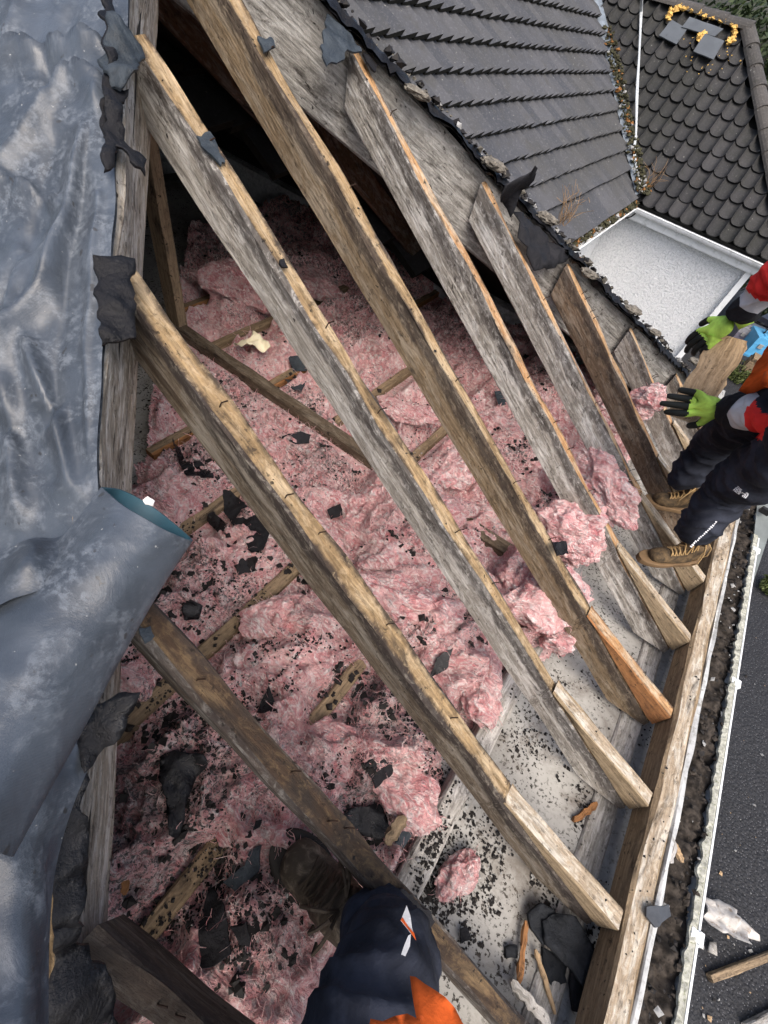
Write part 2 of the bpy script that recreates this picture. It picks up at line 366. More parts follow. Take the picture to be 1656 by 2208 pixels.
def rafter(i, d):
    y1, w, dep, a, b, pale, stain, mtop, label, edge = d
    yc = y1 - w / 2
    x0 = hipx(yc) + .02 if yc < 1.118 else (yc - 2.624 + .02)
    x0 += w * .5
    ms = wood('rafter side %d' % i, a, b, stain=stain, speck=.55, edge=edge, pale=pale)
    mb = MB(); x1 = .845
    dv = dep / CS
    bow = random.uniform(-.006, .006)
    timber(mb, (x0, yc), (x1, yc), w, lambda s: zroof(x0 + s) - (.003 if i != 1 and x0 + s > XS0 else 0) + bow * math.sin(math.pi * s / (x1 - x0)) ** 2,
           lambda s: min(zroof(x0 + s) - .004, max(zroof(x0 + s) - dv, -1.596)), n=110, jit=.006)
    o = link('rafter', mb, [ms, mtop], base=(x0, yc, zroof(x0)))
    tag(o, label, 'rafter', 'rafters of the stripped roof face')
    if 2 <= i <= 9:
        sb = MB()
        msp = wood('sprocket side %d' % i, (.25, .185, .11) if i not in (4,) else (.25, .11, .045), (.40, .31, .20) if i not in (4,) else (.40, .19, .075), stain=.3, speck=.4)
        def stop(s): return lerp(zs0 + .002, ZS1, s / (XS1 - XS0)) + .004
        timber(sb, (XS0, yc), (XS1, yc), w * .96, stop, lambda s: min(stop(s) - .002, max(zroof(XS0 + s) + .0015, stop(s) - .1)) if XS0 + s < .845 else stop(s) - .1, n=30, jit=.003, ch=.004)
        so_ = link('sprocket', sb, [msp, M_PLATE if i not in (4,) else M_TOP3], parent=o)
        nb = MB()
    # bent nails along the top edge
    for k in range(5):
        nb = MB()
        x = random.uniform(max(x0 + .1, -1.3), .35); z = zroof(x); y = yc + random.uniform(-.012, .012)
        nb.tube([(x, y, z - .004), (x + .004, y + .003, z + .010), (x + .015, y + .01, z + .018)], .0016, 5)
        link('nail', nb, M_NAIL, parent=o)
    return o
rafters = [rafter(i, d) for i, d in enumerate(rafdef)]

# near hip board and far hip board
def hipboard(name, A, B, zt, label, mside, mtop, w=.04, dep=.2):
    mb = MB(); timber(mb, A, B, w, zt, lambda s: zt(s) - dep, n=80, jit=.006, ch=.008)
    return tag(link(name, mb, [mside, mtop]), label, 'hip board', 'hip boards')
A = (-1.53, hipx(-1.53)); B = (.86, hipx(.86))
M_HIP = wood('hip board face', (.20, .165, .12), (.38, .34, .28), stain=.42, speck=.75, pale=(.52, .49, .44))
M_HIPF = wood('far hip face', (.20, .19, .17), (.36, .35, .32), stain=.42, speck=.9, pale=(.44, .43, .40))
hipboard('hip_board', A, B, lambda s: zroof(-1.53 + s / 2 ** .5) + .012, 'long weathered hip board running down beside the grey membrane', M_HIP, M_TOP)
hipboard('hip_board', (-1.53, -1.53 + 2.624), (.80, .80 + 2.624), lambda s: zroof(-1.53 + s / 2 ** .5) + .008, 'far hip board, speckled grey face under the black felt edge of the tiles', M_HIPF, M_DARKW, dep=.25)

# eave: tilting plate, inner lining, fascia, gutter
Y0, Y1 = -1.2, 3.42
mb = MB(); timber(mb, (.892, Y0), (.892, Y1), .066, -1.448, -1.555, n=200, jit=.004, ch=.007, side=(1, 0, 0))
M_PLIN = wood('plate inner face', (.23, .165, .10), (.37, .28, .175), stain=.35, speck=.4)
tag(link('eave_plate', mb, [M_PLIN, M_PLATE]), 'scuffed tan timber plate along the eave between rafter feet and gutter', 'timber plate')
mb = MB(); timber(mb, (.948, Y0), (.948, Y1), .016, -1.468, -1.66, n=150, jit=.003, ch=.003, side=(1, 0, 0))
tag(link('fascia_board', mb, [M_WHITED, M_WHITED]), 'thin white painted fascia board edge beside the dirty gutter', 'fascia board')
gut = empty('gutter', (1.02, 1.1, -1.56))
prof = [(math.cos(a) * .064, math.sin(a) * .064) for a in [R(180 + k * 18) for k in range(11)]]
P = [[Vector((1.026 + x, y, -1.52 + z)) for x, z in prof] for y in [Y0 + (Y1 - Y0) * i / 40 for i in range(41)]]
P2 = [[Vector((1.026 + x * 1.05, y, -1.52 + z * 1.06)) for x, z in prof] for y in [Y0 + (Y1 - Y0) * i / 40 for i in range(41)]]
mb = MB(); mb.grid(P); mb.grid([r[::-1] for r in P2]); link('trough', mb, M_WHITED, parent=gut)
mb = MB(); n = 420; P = []
for i in range(n + 1):
    y = Y0 + (Y1 - Y0) * i / n; j = .009 * max(0, nz((y * 26, 1, 0)) + .15) * 2 + .008 * abs(nz((y * 70, 4, 0)))
    P.append([Vector((1.082 - .012 - j, y, -1.517)), Vector((1.080 - .010 - j * .8, y, -1.508 + .006 * nz((y * 50, 0, 2)))), Vector((1.083, y, -1.506 + .005 * nz((y * 44, 7, 2)))), Vector((1.091, y, -1.514))])
mb.grid(P); link('lichen_crust', mb, M_LICH, parent=gut)
mb = MB(); mb.box((1.0945, (Y0 + Y1) / 2, -1.522), .006, Y1 - Y0, .022); link('outer_lip', mb, M_WHITE, parent=gut)
for y in (.55, 1.45, 2.3):
    mb = MB(); mb.box((1.100, y, -1.53), .012, .035, .05); mb.box((1.086, y, -1.509), .03, .028, .006); link('bracket', mb, M_WHITE, parent=gut)
tag(gut, 'white half round gutter clogged with black muck, lichen along its outer lip', 'gutter')
# muck in gutter
mb = MB(); P = []
for i in range(520):
    y = Y0 + (Y1 - Y0) * i / 519
    P.append([Vector((.960 + .114 * k / 11, y, -1.537 + .016 * (1 - abs(k - 5.5) / 5.5) * .6 + .05 * fb((.96 + .01 * k, y, 0), 18, 3) + .012 * nz((k * .9, y * 70, 0)))) for k in range(12)])
M_MUCK = plain('gutter muck', (.05, .042, .035), .95, .75, 30, .15, 0, (.010, .009, .008))
mb.grid(P); struct(link('gutter_muck', mb, M_MUCK, smooth=True), 'stuff')
mb = MB()
def chip(mb, c, r, mi=0, flat=.45):
    vs = []
    q = Matrix.Rotation(random.uniform(0, 6.28), 3, 'Z') @ Matrix.Rotation(random.uniform(-.7, .7), 3, 'X')
    for v in ((1, 0, 0), (0, 1, 0), (-1, 0, 0), (0, -1, 0), (0, 0, flat), (0, 0, -flat)):
        vs.append(Vector(c) + q @ (Vector(v) * r * random.uniform(.55, 1.3)))
    mb.add(vs, [(0, 1, 4), (1, 2, 4), (2, 3, 4), (3, 0, 4), (1, 0, 5), (2, 1, 5), (3, 2, 5), (0, 3, 5)], mi)
for i in range(900):
    y = random.uniform(Y0, Y1); x = random.uniform(.965, 1.075)
    chip(mb, (x, y, -1.522 + random.uniform(0, .012)), random.choice((.003, .005, .007, .012)), random.choice((0, 0, 0, 2, 2, 2, 2, 2, 0, 1)))
struct(link('gutter_crumbs', mb, [M_GRIT, M_GRITG, M_MUCK]), 'stuff')

# ceiling
mb = MB(); mb.box((-1.6, 1.0, ZC - .01), 4.75, 6.2, .02)
struct(link('ceiling', mb, M_PLB))
mb = MB(); timber(mb, (.815, Y0), (.815, Y1), .085, ZC + .012, ZC - .05, n=60, jit=.002, side=(1, 0, 0))
tag(link('wall_plate', mb, [M_GREYW, M_GREYW]), 'grey wall plate strip on the ceiling edge below the sprocket feet', 'timber plate')

# ceiling joists
jx = [(-2.62, M_JOIST, 'joist farthest back in the dark loft'), (-2.20, M_JORNG, 'orange brown joist beside the foot of the loft post'), (-1.82, M_JOIST, 'joist crossed by the binder under the cream paper lump'),
      (-1.39, M_JORNG, 'short bare joist length of orange timber left of the brown rafter'), (-.98, M_JOIST, 'joist with pale top peeping from wool right of the binder'), (-.55, M_JOIST, 'tan joist with sharp bare end near the membrane roll'),
      (-.12, M_JOIST, 'joist running to the ragged hip board beside the black felt heap'), (.36, M_GREYW, 'grey speckled joist at the edge of the bare ceiling')]
for x, m, lab in jx:
    y0 = max(-.9, -.46 - x) if x > -1 else -.42 - x
    mb = MB(); timber(mb, (x, y0 - .3), (x, 3.3), .05 if x < .3 else .075, ZJ, ZC + .002, n=80, jit=.003, side=(1, 0, 0))
    tag(link('ceiling_joist', mb, [m, m if m is not M_JORNG else M_JOIST]), lab, 'joist', 'ceiling joists')
M_BIND = wood('binder timber', (.075, .055, .038), (.14, .105, .07), stain=.4, speck=.9, pale=(.19, .155, .115))
mb = MB(); timber(mb, (-2.0, 1.30), (.33, 1.32), .06, ZJ + .075, ZJ + .003, n=70, jit=.004)
tag(link('binder', mb, [M_BIND, M_BIND]), 'dark dusty binder timber lying across the joists under two rafters', 'timber')
mb = MB()
pb = atz(388, 722, ZJ)
timber(mb, (pb.x - .045, pb.y), (pb.x + .045, pb.y), .05, -.02, ZJ - .03, n=2, jit=0)
mb.g = [Vector((v.z, v.x, v.y)) for v in mb.v]
tag(link('loft_post', mb, [M_JOIST, M_JOIST]), 'upright brown post standing on the joists behind the hip board', 'post')

# ------------------------------------------------------------------ glass wool
edge_px = [(690, 2300), (730, 2120), (800, 1990), (880, 1900), (955, 1800), (958, 1690), (1020, 1590), (1085, 1450), (1215, 1400), (1250, 1260), (1330, 1120), (1400, 930), (1430, 830), (1460, 700)]
edge = sorted([(p.y, p.x) for p in [atz(*q, -1.56) for q in edge_px]])
def xedge(y):
    if y <= edge[0][0]: return edge[0][1]
    for (a, xa), (b, xb) in zip(edge, edge[1:]):
        if y <= b: return lerp(xa, xb, (y - a) / (b - a))
    return edge[-1][1]
# bare joist lengths (pixels on joist top), where the wool sinks
bare = [((415, 1410), (650, 1235)), ((265, 1600), (395, 1490)), ((260, 2060), (440, 1880)), ((310, 985), (415, 915)), ((460, 745), (590, 680)), ((395, 660), (500, 620)),
        ((740, 905), (890, 800)), ((885, 985), (965, 915)), ((940, 880), (1010, 830)), ((570, 835), (650, 790)), ((420, 1150), (500, 1085)), ((700, 1530), (760, 1470)), ((440, 690), (560, 720)), ((850, 690), (980, 620)), ((1100, 1480), (960, 1720)), ((660, 660), (740, 625)), ((800,1790),(860,1720))]
bare3 = [(atz(*a, ZJ), atz(*b, ZJ)) for a, b in bare]
lumps = []      # (x, y, r, h)
for q, r, h in [((900, 1190), .30, .15), ((860, 1090), .26, .11), ((1080, 1000), .3, .12), ((700, 960), .3, .05), ((880, 1340), .22, .11), ((1000, 1420), .2, .07), ((960, 1010), .25, .06), ((450, 1210), .2, .05), ((620, 1400), .25, .03),
                ((1120, 900), .35, .08), ((660, 600), .35, .08), ((900, 600), .4, .06), ((350, 1040), .18, .05), ((640, 1620), .22, .05), ((850, 1620), .2, .05), ((560, 1900), .2, .04), ((500, 1700), .2, .03)]:
    p = atz(*q, -1.52); lumps.append((p.x, p.y, r, h))
def zwool(x, y):
    e = xedge(y) + .07 * fb((x, y, 3), 5, 2, 3) + .03 * nz((x * 18, y * 18, 2))
    k = sstep(0, .10, e - x)
    if k <= 0: return None
    p = Vector((x, y, 0)); wx = .06 * nz((x * 4, y * 4, 5)); wy = .06 * nz((x * 4, y * 4, 9))
    q = (x + wx, y + wy, 0)
    h = -1.545 + .060 * fb(q, 3.2, 1, 3)
    v2 = (q[0] + .012 * nz(q, 20, 5), q[1] + .012 * nz(q, 20, 8), 1)
    h += .055 * (1 - abs(nz(q, 7, 4)) * 2.4) + .036 * (1 - abs(nz((q[0] + .8 * wy, q[1], 1), 16, 7)) * 2) + .018 * (1 - abs(nz(v2, 36, 3)) * 2) + .007 * nz(v2, 80, 3)
    for lx, ly, r, hh in lumps:
        d2 = ((x - lx) ** 2 + (y - ly) ** 2) / (r * r)
        if d2 < 1: h += hh * (1 - d2) ** 2
    for a, b in bare3:
        t_ = max(0, min(1, ((x - a.x) * (b.x - a.x) + (y - a.y) * (b.y - a.y)) / ((b.x - a.x) ** 2 + (b.y - a.y) ** 2)))
        d = math.hypot(x - lerp(a.x, b.x, t_), y - lerp(a.y, b.y, t_))
        if d < .15:
            s_ = sstep(.035, .12, d + .03 * nz((x * 14, y * 14, 4))); h = lerp(min(h, ZJ - .035), h, s_)
    db = abs(y - 1.31)
    if x < -.62 and db < .16: h = lerp(min(h, ZJ + .02), h, sstep(.045, .14, db + .03 * nz((x * 12, y * 12, 8))))
    # strip beside the hip foot stays bare and sooty
    return lerp(ZC + .004, max(h, ZC + .01), k)
STEP = .0088
gx0, gx1, gy0, gy1 = -2.9, .75, -.62, 3.25
nx, ny = int((gx1 - gx0) / STEP), int((gy1 - gy0) / STEP)
SOOT_SHADE = [((440, 1010), .16, .8), ((390, 1260), .16, .8), ((540, 1120), .18, .6), ((370, 1700), .20, 1.0), ((330, 1860), .18, .9), ((330, 1560), .12, .7), ((820, 1510), .14, .9), ((760, 1480), .10, .8), ((900, 1350), .10, .8), ((560, 1990), .10, .4), ((480, 1300), .14, .6),
 ((1090, 1000), .12, .7), ((700, 1020), .16, .6), ((880, 1210), .10, .7), ((640, 880), .18, .6), ((1000, 1330), .12, .7), ((780, 1720), .14, .9), ((450, 560), .3, .8), ((500, 850), .2, .5), ((1180, 1090), .08, .7), ((650, 1230), .1, .5), ((330, 1330), .1, .8), ((860, 2010), .1, .6)]
SOOT_SHADE += [((620, 600), .60, .62), ((820, 640), .55, .60), ((1000, 690), .5, .55), ((420, 480), .6, .75), ((600, 470), .7, .75), ((750, 800), .3, .35), ((1180, 850), .3, .4)]  # far loft shade painted into the wool colour, along with older dust
SOOT_SHADE = [(atz(*q, -1.53), r_, k) for q, r_, k in SOOT_SHADE]
def soot(x, y):  # darkening from soot stains and from the painted loft shade
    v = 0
    for p, r_, k in SOOT_SHADE:
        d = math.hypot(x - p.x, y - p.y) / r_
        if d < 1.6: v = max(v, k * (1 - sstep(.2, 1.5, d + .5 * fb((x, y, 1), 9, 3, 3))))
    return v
ZW = {}
mb = MB(); idx = {}; vs = []; gsw = []
for j in range(ny + 1):
    y = gy0 + j * STEP
    for i in range(nx + 1):
        x = gx0 + i * STEP
        if x + y < -.75 or (x < -1.9 and (i + j) % 1): continue
        z = zwool(x, y)
        if z is not None:
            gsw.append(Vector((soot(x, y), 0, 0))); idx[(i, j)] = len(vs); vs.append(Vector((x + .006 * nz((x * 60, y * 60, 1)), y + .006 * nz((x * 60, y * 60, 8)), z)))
fs = []
for (i, j) in idx:
    q = [(i, j), (i + 1, j), (i + 1, j + 1), (i, j + 1)]
    if all(k in idx for k in q): fs.append(tuple(idx[k] for k in q))
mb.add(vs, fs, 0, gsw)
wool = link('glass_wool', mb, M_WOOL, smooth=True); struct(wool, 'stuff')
wool['label'] = 'pink glass wool insulation spread between the ceiling joists'
BV = BVHTree.FromPolygons(vs, fs)
def floor_z(x, y):
    h = BV.ray_cast(Vector((x, y, 0)), Vector((0, 0, -1)))
    z = h[0].z if h[0] is not None else ZC
    for jx_, _, _ in jx:
        if abs(x - jx_) < .025 and z < ZJ: z = ZJ
    return z
def at_floor(px, py):
    z = -1.55
    for k in range(6):
        p = atz(px, py, z); z = lerp(z, floor_z(p.x, p.y), .7)
    p = atz(px, py, z); return p
def wisps(mb, c, r, n, L=.05):
    for i in range(n):
        a = random.uniform(0, 6.28); rr = r * random.random() ** .5
        p = Vector((c[0] + math.cos(a) * rr, c[1] + math.sin(a) * rr, 0)); p.z = floor_z(p.x, p.y) + .001
        if p.z < ZC + .02 or abs(p.z - ZJ - .001) < .002: continue
        d = Vector((random.uniform(-1, 1), random.uniform(-1, 1), random.uniform(.1, .9))).normalized(); s = d.orthogonal().normalized() * random.uniform(.0008, .002)
        pts = []; q = p.copy()
        for k in range(4):
            pts += [q + s, q - s]; q = q + d * (L / 3 * random.uniform(.6, 1.3)); d = (d + Vector((random.uniform(-.6, .6), random.uniform(-.6, .6), random.uniform(-.6, .2)))).normalized(); s *= .75
        mb.add(pts, [(0, 1, 3, 2), (2, 3, 5, 4), (4, 5, 7, 6)])
mb = MB()
for k in range(60):
    q = (random.uniform(290, 1250), random.uniform(750, 2150)); p = atz(*q, -1.52); wisps(mb, p, .28, 130, .045)
w2 = link('wool_fibres', mb, M_WOOLC, parent=wool)
w2['kind'] = 'stuff'

# separate tufts of wool
def tuft(px, py, z, rx, ry, rz, rotz, label, seed, mat=None):
    c = atz(px, py, z)
    bm = bmesh.new(); bmesh.ops.create_icosphere(bm, subdivisions=6, radius=1)
    q = Matrix.Rotation(rotz, 3, 'Z')
    vs = []
    for v in bm.verts:
        p = v.co.copy(); pp = Vector((p.x * rx, p.y * ry, p.z * rz)) * 1.0
        w = Vector((nz(pp, 9, seed), nz(pp, 9, seed + 5), nz(pp, 9, seed + 9))) * .06
        k = 1 + .55 * fb(p, 1.3, seed, 3)
        pw_ = pp + w * .9
        f = .058 * fb(pp + w, 7, seed, 3) + .022 * nz((pw_.x * 9, pw_.y * 34, pw_.z * 34), 1, seed + 2) + .009 * nz((pw_.x * 20, pw_.y * 85, pw_.z * 85), 1, seed + 3) + .003 * nz((pw_.x * 40, pw_.y * 170, pw_.z * 170), 1, seed)
        r_ = min(rx, ry, rz) / .08
        vs.append(c + q @ (pp * k) + (q @ p) * f * min(1, r_))
    mb = MB(); mb.add(vs, [[v.index for v in f.verts] for f in bm.faces]); bm.free()
    n0 = len(vs)
    for i in range(int(170 * rx / .1)):                       # wisps
        v = random.choice(vs[:n0]); d = (v - c).normalized(); d = (d * .7 + Vector([random.uniform(-1, 1) for _ in range(3)])).normalized(); s = d.orthogonal().normalized() * random.uniform(.0006, .0013)
        L = random.uniform(.006, .016); e1_ = v + d * L; d2 = (d + Vector([random.uniform(-.9, .9) for _ in range(3)])).normalized(); e2_ = e1_ + d2 * L
        mb.add([v + s, v - s, e1_ + s * .8, e1_ - s * .8, e2_], [(0, 1, 3, 2), (2, 3, 4)])
    o = link('wool_tuft', mb, mat or M_WOOLC, smooth=True)
    return tag(o, label, 'insulation tuft', 'loose tufts of pink insulation')
tuft(1170, 1290, -1.40, .17, .125, .10, .5, 'large clean pink wool clump bulging right of the pale grey rafter', 3)
tuft(1130, 1240, -1.44, .14, .10, .09, 1.2, 'pink wool fold tucked behind the large clean clump', 13)
tuft(1225, 1150, -1.30, .13, .10, .13, .2, 'pale torn wool flap hanging over the ochre rafter next to a black chip', 5)
tuft(1295, 1038, -1.21, .185, .062, .10, -.52, 'long smooth pink wool pad lying between two rafters left of the near boot', 8)
tuft(1388, 872, -1.18, .075, .045, .11, .3, 'small pale pink tuft stuck to the rafter near the worker\'s glove', 11)
tuft(1318, 890, -1.32, .09, .06, .10, 1.0, 'ragged pink tuft below the pale mottled rafter', 17)
tuft(520, 615, -1.42, .26, .12, .11, .8, 'dusky pink rolled wool bundle on the joist in the shaded loft', 21, M_WOOL)
tuft(655, 610, -1.47, .22, .15, .06, .4, 'flat dusky wool piece right of the rolled bundle', 25, M_WOOL)
tuft(985, 1888, -1.59, .040, .072, .035, -.4, 'small lone pink tuft on the speckled ceiling board', 31)
tuft(1200, 1375, -1.45, .06, .05, .06, .4, 'drooping pink wool tail under the large clean clump', 35)
tuft(700, 1840, -1.50, .06, .035, .03, -.5, 'pink wool scrap between the toe of the boot and the dark rafter', 37)

for q in [((890, 1190), -1.43, .20, .10, .05, .9, 'rumpled pink wool heap between two rafters left of the pale grey rafter', 51), ((790, 1270), -1.46, .12, .09, .045, .2, 'torn pink wool fold nearest the scuffed brown rafter in the central heap', 53),
          ((985, 1010), -1.44, .17, .09, .05, 1.6, 'folded wool batt lying between the pale grey and ochre rafters', 57), ((1105, 950), -1.43, .18, .08, .055, -.3, 'swirled wool batt between the ochre and streaked rafters', 59),
          ((930, 1330), -1.42, .12, .08, .06, 1.2, 'pale wool clump in the sooty trough beside the pale grey rafter', 61), ((700, 1190), -1.47, .17, .08, .05, -.6, 'folded wool batt under the scuffed brown rafter beside the sooty trough', 71), ((850, 1290), -1.40, .15, .08, .06, .5, 'highest pale wool fold of the heap between brown and pale grey rafters', 73), ((960, 1110), -1.40, .16, .07, .06, 1.1, 'long wool fold under the pale grey rafter beside the ochre rafter', 75), ((1010, 1240), -1.45, .13, .07, .05, .1, 'wool fold at the edge of the heap next to the large clean clump', 77), ((600, 1330), -1.50, .12, .08, .03, .9, 'low matted wool pad beside the tan joist', 79), ((870, 1700), -1.52, .12, .07, .035, -.2, 'bright matted wool pad by the grey speckled joist', 81), ((700, 1620), -1.51, .13, .08, .035, .5, 'low wool pad right of the rust brown rafter', 83), ((560, 1730), -1.52, .12, .08, .03, 1.0, 'flat wool pad left of the rust brown rafter', 85), ((1040, 1480), -1.50, .07, .12, .05, .3, 'bright wool edge hanging by the grey speckled joist', 63), ((620, 1420), -1.49, .14, .07, .03, .8, 'low wool swell between the tan joist and the scuffed rafter', 65), ((880, 890), -1.45, .16, .07, .05, .6, 'curled wool batt in the half shade between two rafters', 67)]:
    tuft(*q[0], *q[1:], M_WOOLC if q[-1] in (53, 61, 63, 73, 77, 81) else M_WOOLT)
# ------------------------------------------------------------------ grit
mb = MB()
def grit(n, region, rs, dens):
    k = 0; tries = 0
    while k < n and tries < n * 12:
        tries += 1
        q = (random.uniform(region[0], region[2]), random.uniform(region[1], region[3])); p = atz(*q, -1.54)
        if fb(p, 5.5, 4, 3) + .25 * fb(p, 19, 2, 2) < random.gauss(dens, .06): continue
        z = floor_z(p.x, p.y); chip(mb, (p.x, p.y, z + .002), random.choice(rs) * random.uniform(.6, 1.2), 1 if random.random() < .05 else 0); k += 1
grit(4200, (270, 1380, 1000, 2200), (.0022, .003, .0035, .0045, .008), .14)
grit(2600, (290, 760, 1100, 1450), (.0025, .0035, .0045, .008), .15)
grit(1900, (900, 1560, 1350, 2150), (.0022, .003, .0045, .008), .03)
grit(500, (1100, 1000, 1450, 1600), (.003, .004, .006), .10)
for k in range(170):
    q = random.choice(SOOT_SHADE); a = random.uniform(0, 6.28); rr = q[1] * 1.1 * random.random() ** .7; x, y = q[0].x + math.cos(a) * rr, q[0].y + math.sin(a) * rr
    for k2 in range(random.randint(2, 6)): chip(mb, (x + random.gauss(0, .012), y + random.gauss(0, .012), floor_z(x, y) + .004), random.uniform(.006, .017), 0, .6)
for k in range(420):
    q = random.choice(SOOT_SHADE); a = random.uniform(0, 6.28); rr = q[1] * 1.3 * random.random() ** .6; x, y = q[0].x + math.cos(a) * rr, q[0].y + math.sin(a) * rr
    z = floor_z(x, y) + .004; n_ = random.randint(4, 6); R0_ = random.uniform(.006, .02); t0_ = random.uniform(0, 6.28); tl = Matrix.Rotation(random.uniform(-.4, .4), 3, 'X') @ Matrix.Rotation(random.uniform(-.4, .4), 3, 'Y')
    ring = [Vector((x, y, z)) + tl @ Vector((math.cos(t0_ + 6.283 * i / n_) * R0_ * random.uniform(.5, 1.2), math.sin(t0_ + 6.283 * i / n_) * R0_ * random.uniform(.4, 1), 0)) for i in range(n_)]
    mb.add(ring + [p - Vector((0, 0, .003)) for p in ring], [tuple(range(n_)), tuple(range(2 * n_ - 1, n_ - 1, -1))] + [(i, n_ + i, n_ + (i + 1) % n_, (i + 1) % n_) for i in range(n_)], 0)
struct(link('black_grit', mb, [M_GRIT, M_GRITG]), 'stuff')['label'] = 'black crumbs of old felt scattered over wool and ceiling'
mb = MB()
for d, o in zip(rafdef, rafters):
    for k in range(5):
        x = random.uniform(-1.2, .8); y = d[0] - d[1] / 2 + random.uniform(-.4, .4) * d[1]
        if x < hipx(y) + .1 or x < y - 2.55: continue
        z = zroof(x) if x < XS0 else lerp(zs0, ZS1, (x - XS0) / (XS1 - XS0)) + .004
        chip(mb, (x, y, z + .001), random.choice((.003, .004, .006)), 0)
for k in range(90):
    chip(mb, (random.uniform(.865, .92), random.uniform(Y0, Y1), -1.447), random.choice((.003, .004, .006)), 0)
struct(link('rafter_crumbs', mb, [M_GRIT, M_GRITG]), 'stuff')

# ------------------------------------------------------------------ felt shards, slates, splinters
def patch(name, poly, surf, mat, thick=.006, crum=.006, lift=.004, res=.012, seed=0, parent=None, conform=.5, back=None, rag=.55):
    """ragged sheet from an outline; surf(px,py)->Vector"""
    P3 = [surf(*q) for q in poly]
    c = sum(P3, Vector()) / len(P3)
    nrm = Vector()
    for i in range(len(P3)): nrm += (P3[i] - c).cross(P3[(i + 1) % len(P3)] - c)
    nrm.normalize()
    if nrm.dot(c) > 0: nrm = -nrm
    X = nrm.orthogonal().normalized(); Y = nrm.cross(X)
    loc = [Vector(((p - c).dot(X), (p - c).dot(Y))) for p in P3]; hgt = [(p - c).dot(nrm) for p in P3]
    # rag the outline
    out = []
    for i in range(len(loc)):
        a, b = loc[i], loc[(i + 1) % len(loc)]; L = (b - a).length; n = max(1, int(L / res)); nn = Vector((-(b - a).y, (b - a).x)) / max(L, 1e-6)
        for k in range(n):
            p = a.lerp(b, k / n); out.append(p + nn * (res * rag * nz((p.x * 40, p.y * 40, seed + i)) if k else 0))
    xs = [p.x for p in out]; ys = [p.y for p in out]; pts = list(out)
    def inside(p):
        r = False; j = len(out) - 1
        for i in range(len(out)):
            if (out[i].y > p.y) != (out[j].y > p.y) and p.x < (out[j].x - out[i].x) * (p.y - out[i].y) / (out[j].y - out[i].y) + out[i].x: r = not r
            j = i
        return r
    y = min(ys) + res / 2
    while y < max(ys):
        x = min(xs) + res / 2
        while x < max(xs):
            q = Vector((x + random.uniform(-.3, .3) * res, y + random.uniform(-.3, .3) * res))
            if inside(q) and min((q - o_).length for o_ in out) > res * .5: pts.append(q)
            x += res
        y += res
    V, E, F, _, _, _ = geometry.delaunay_2d_cdt(pts, [(i, (i + 1) % len(out)) for i in range(len(out))], [], 1, 1e-7)
    F = [f for f in F if inside((V[f[0]] + V[f[1]] + V[f[2]]) / 3)]
    wsum = []
    top = []
    for p in V:
        w = [1 / ((p - l).length_squared + 1e-5) for l in loc]; h = sum(a * b for a, b in zip(w, hgt)) / sum(w)
        d = crum * (fb((p.x, p.y, seed), 12, seed, 3) * 2.4 + (1 - abs(nz((p.x, p.y, seed), 16, seed + 3)) * 2) * .8)
        top.append(c + X * p.x + Y * p.y + nrm * (h * conform + d + lift))
    bot = [p - nrm * thick for p in top]
    mb = MB(); n = len(top)
    cnt = {}
    F2 = []
    for f in F:
        a, b, cc = top[f[0]], top[f[1]], top[f[2]]
        if (b - a).cross(cc - a).dot(nrm) < 0: f = f[::-1]
        F2.append(tuple(f))
        for k in range(3):
            cnt[(f[k], f[(k + 1) % 3])] = 1
    side = [(a, b) for (a, b) in cnt if (b, a) not in cnt]
    mb.add(top + bot, F2 + [tuple(n + k for k in f[::-1]) for f in F2] + [(b, a, n + a, n + b) for a, b in side],
           [0] * len(F2) + [1 if back else 0] * len(F2) + [0] * len(side))
    o = link(name, mb, [mat, back] if back else mat, parent=parent)
    o.data.polygons.foreach_set('use_smooth', [crum > .004] * (2 * len(F2)) + [False] * len(side))
    return o
def fl(px, py): return at_floor(px, py)
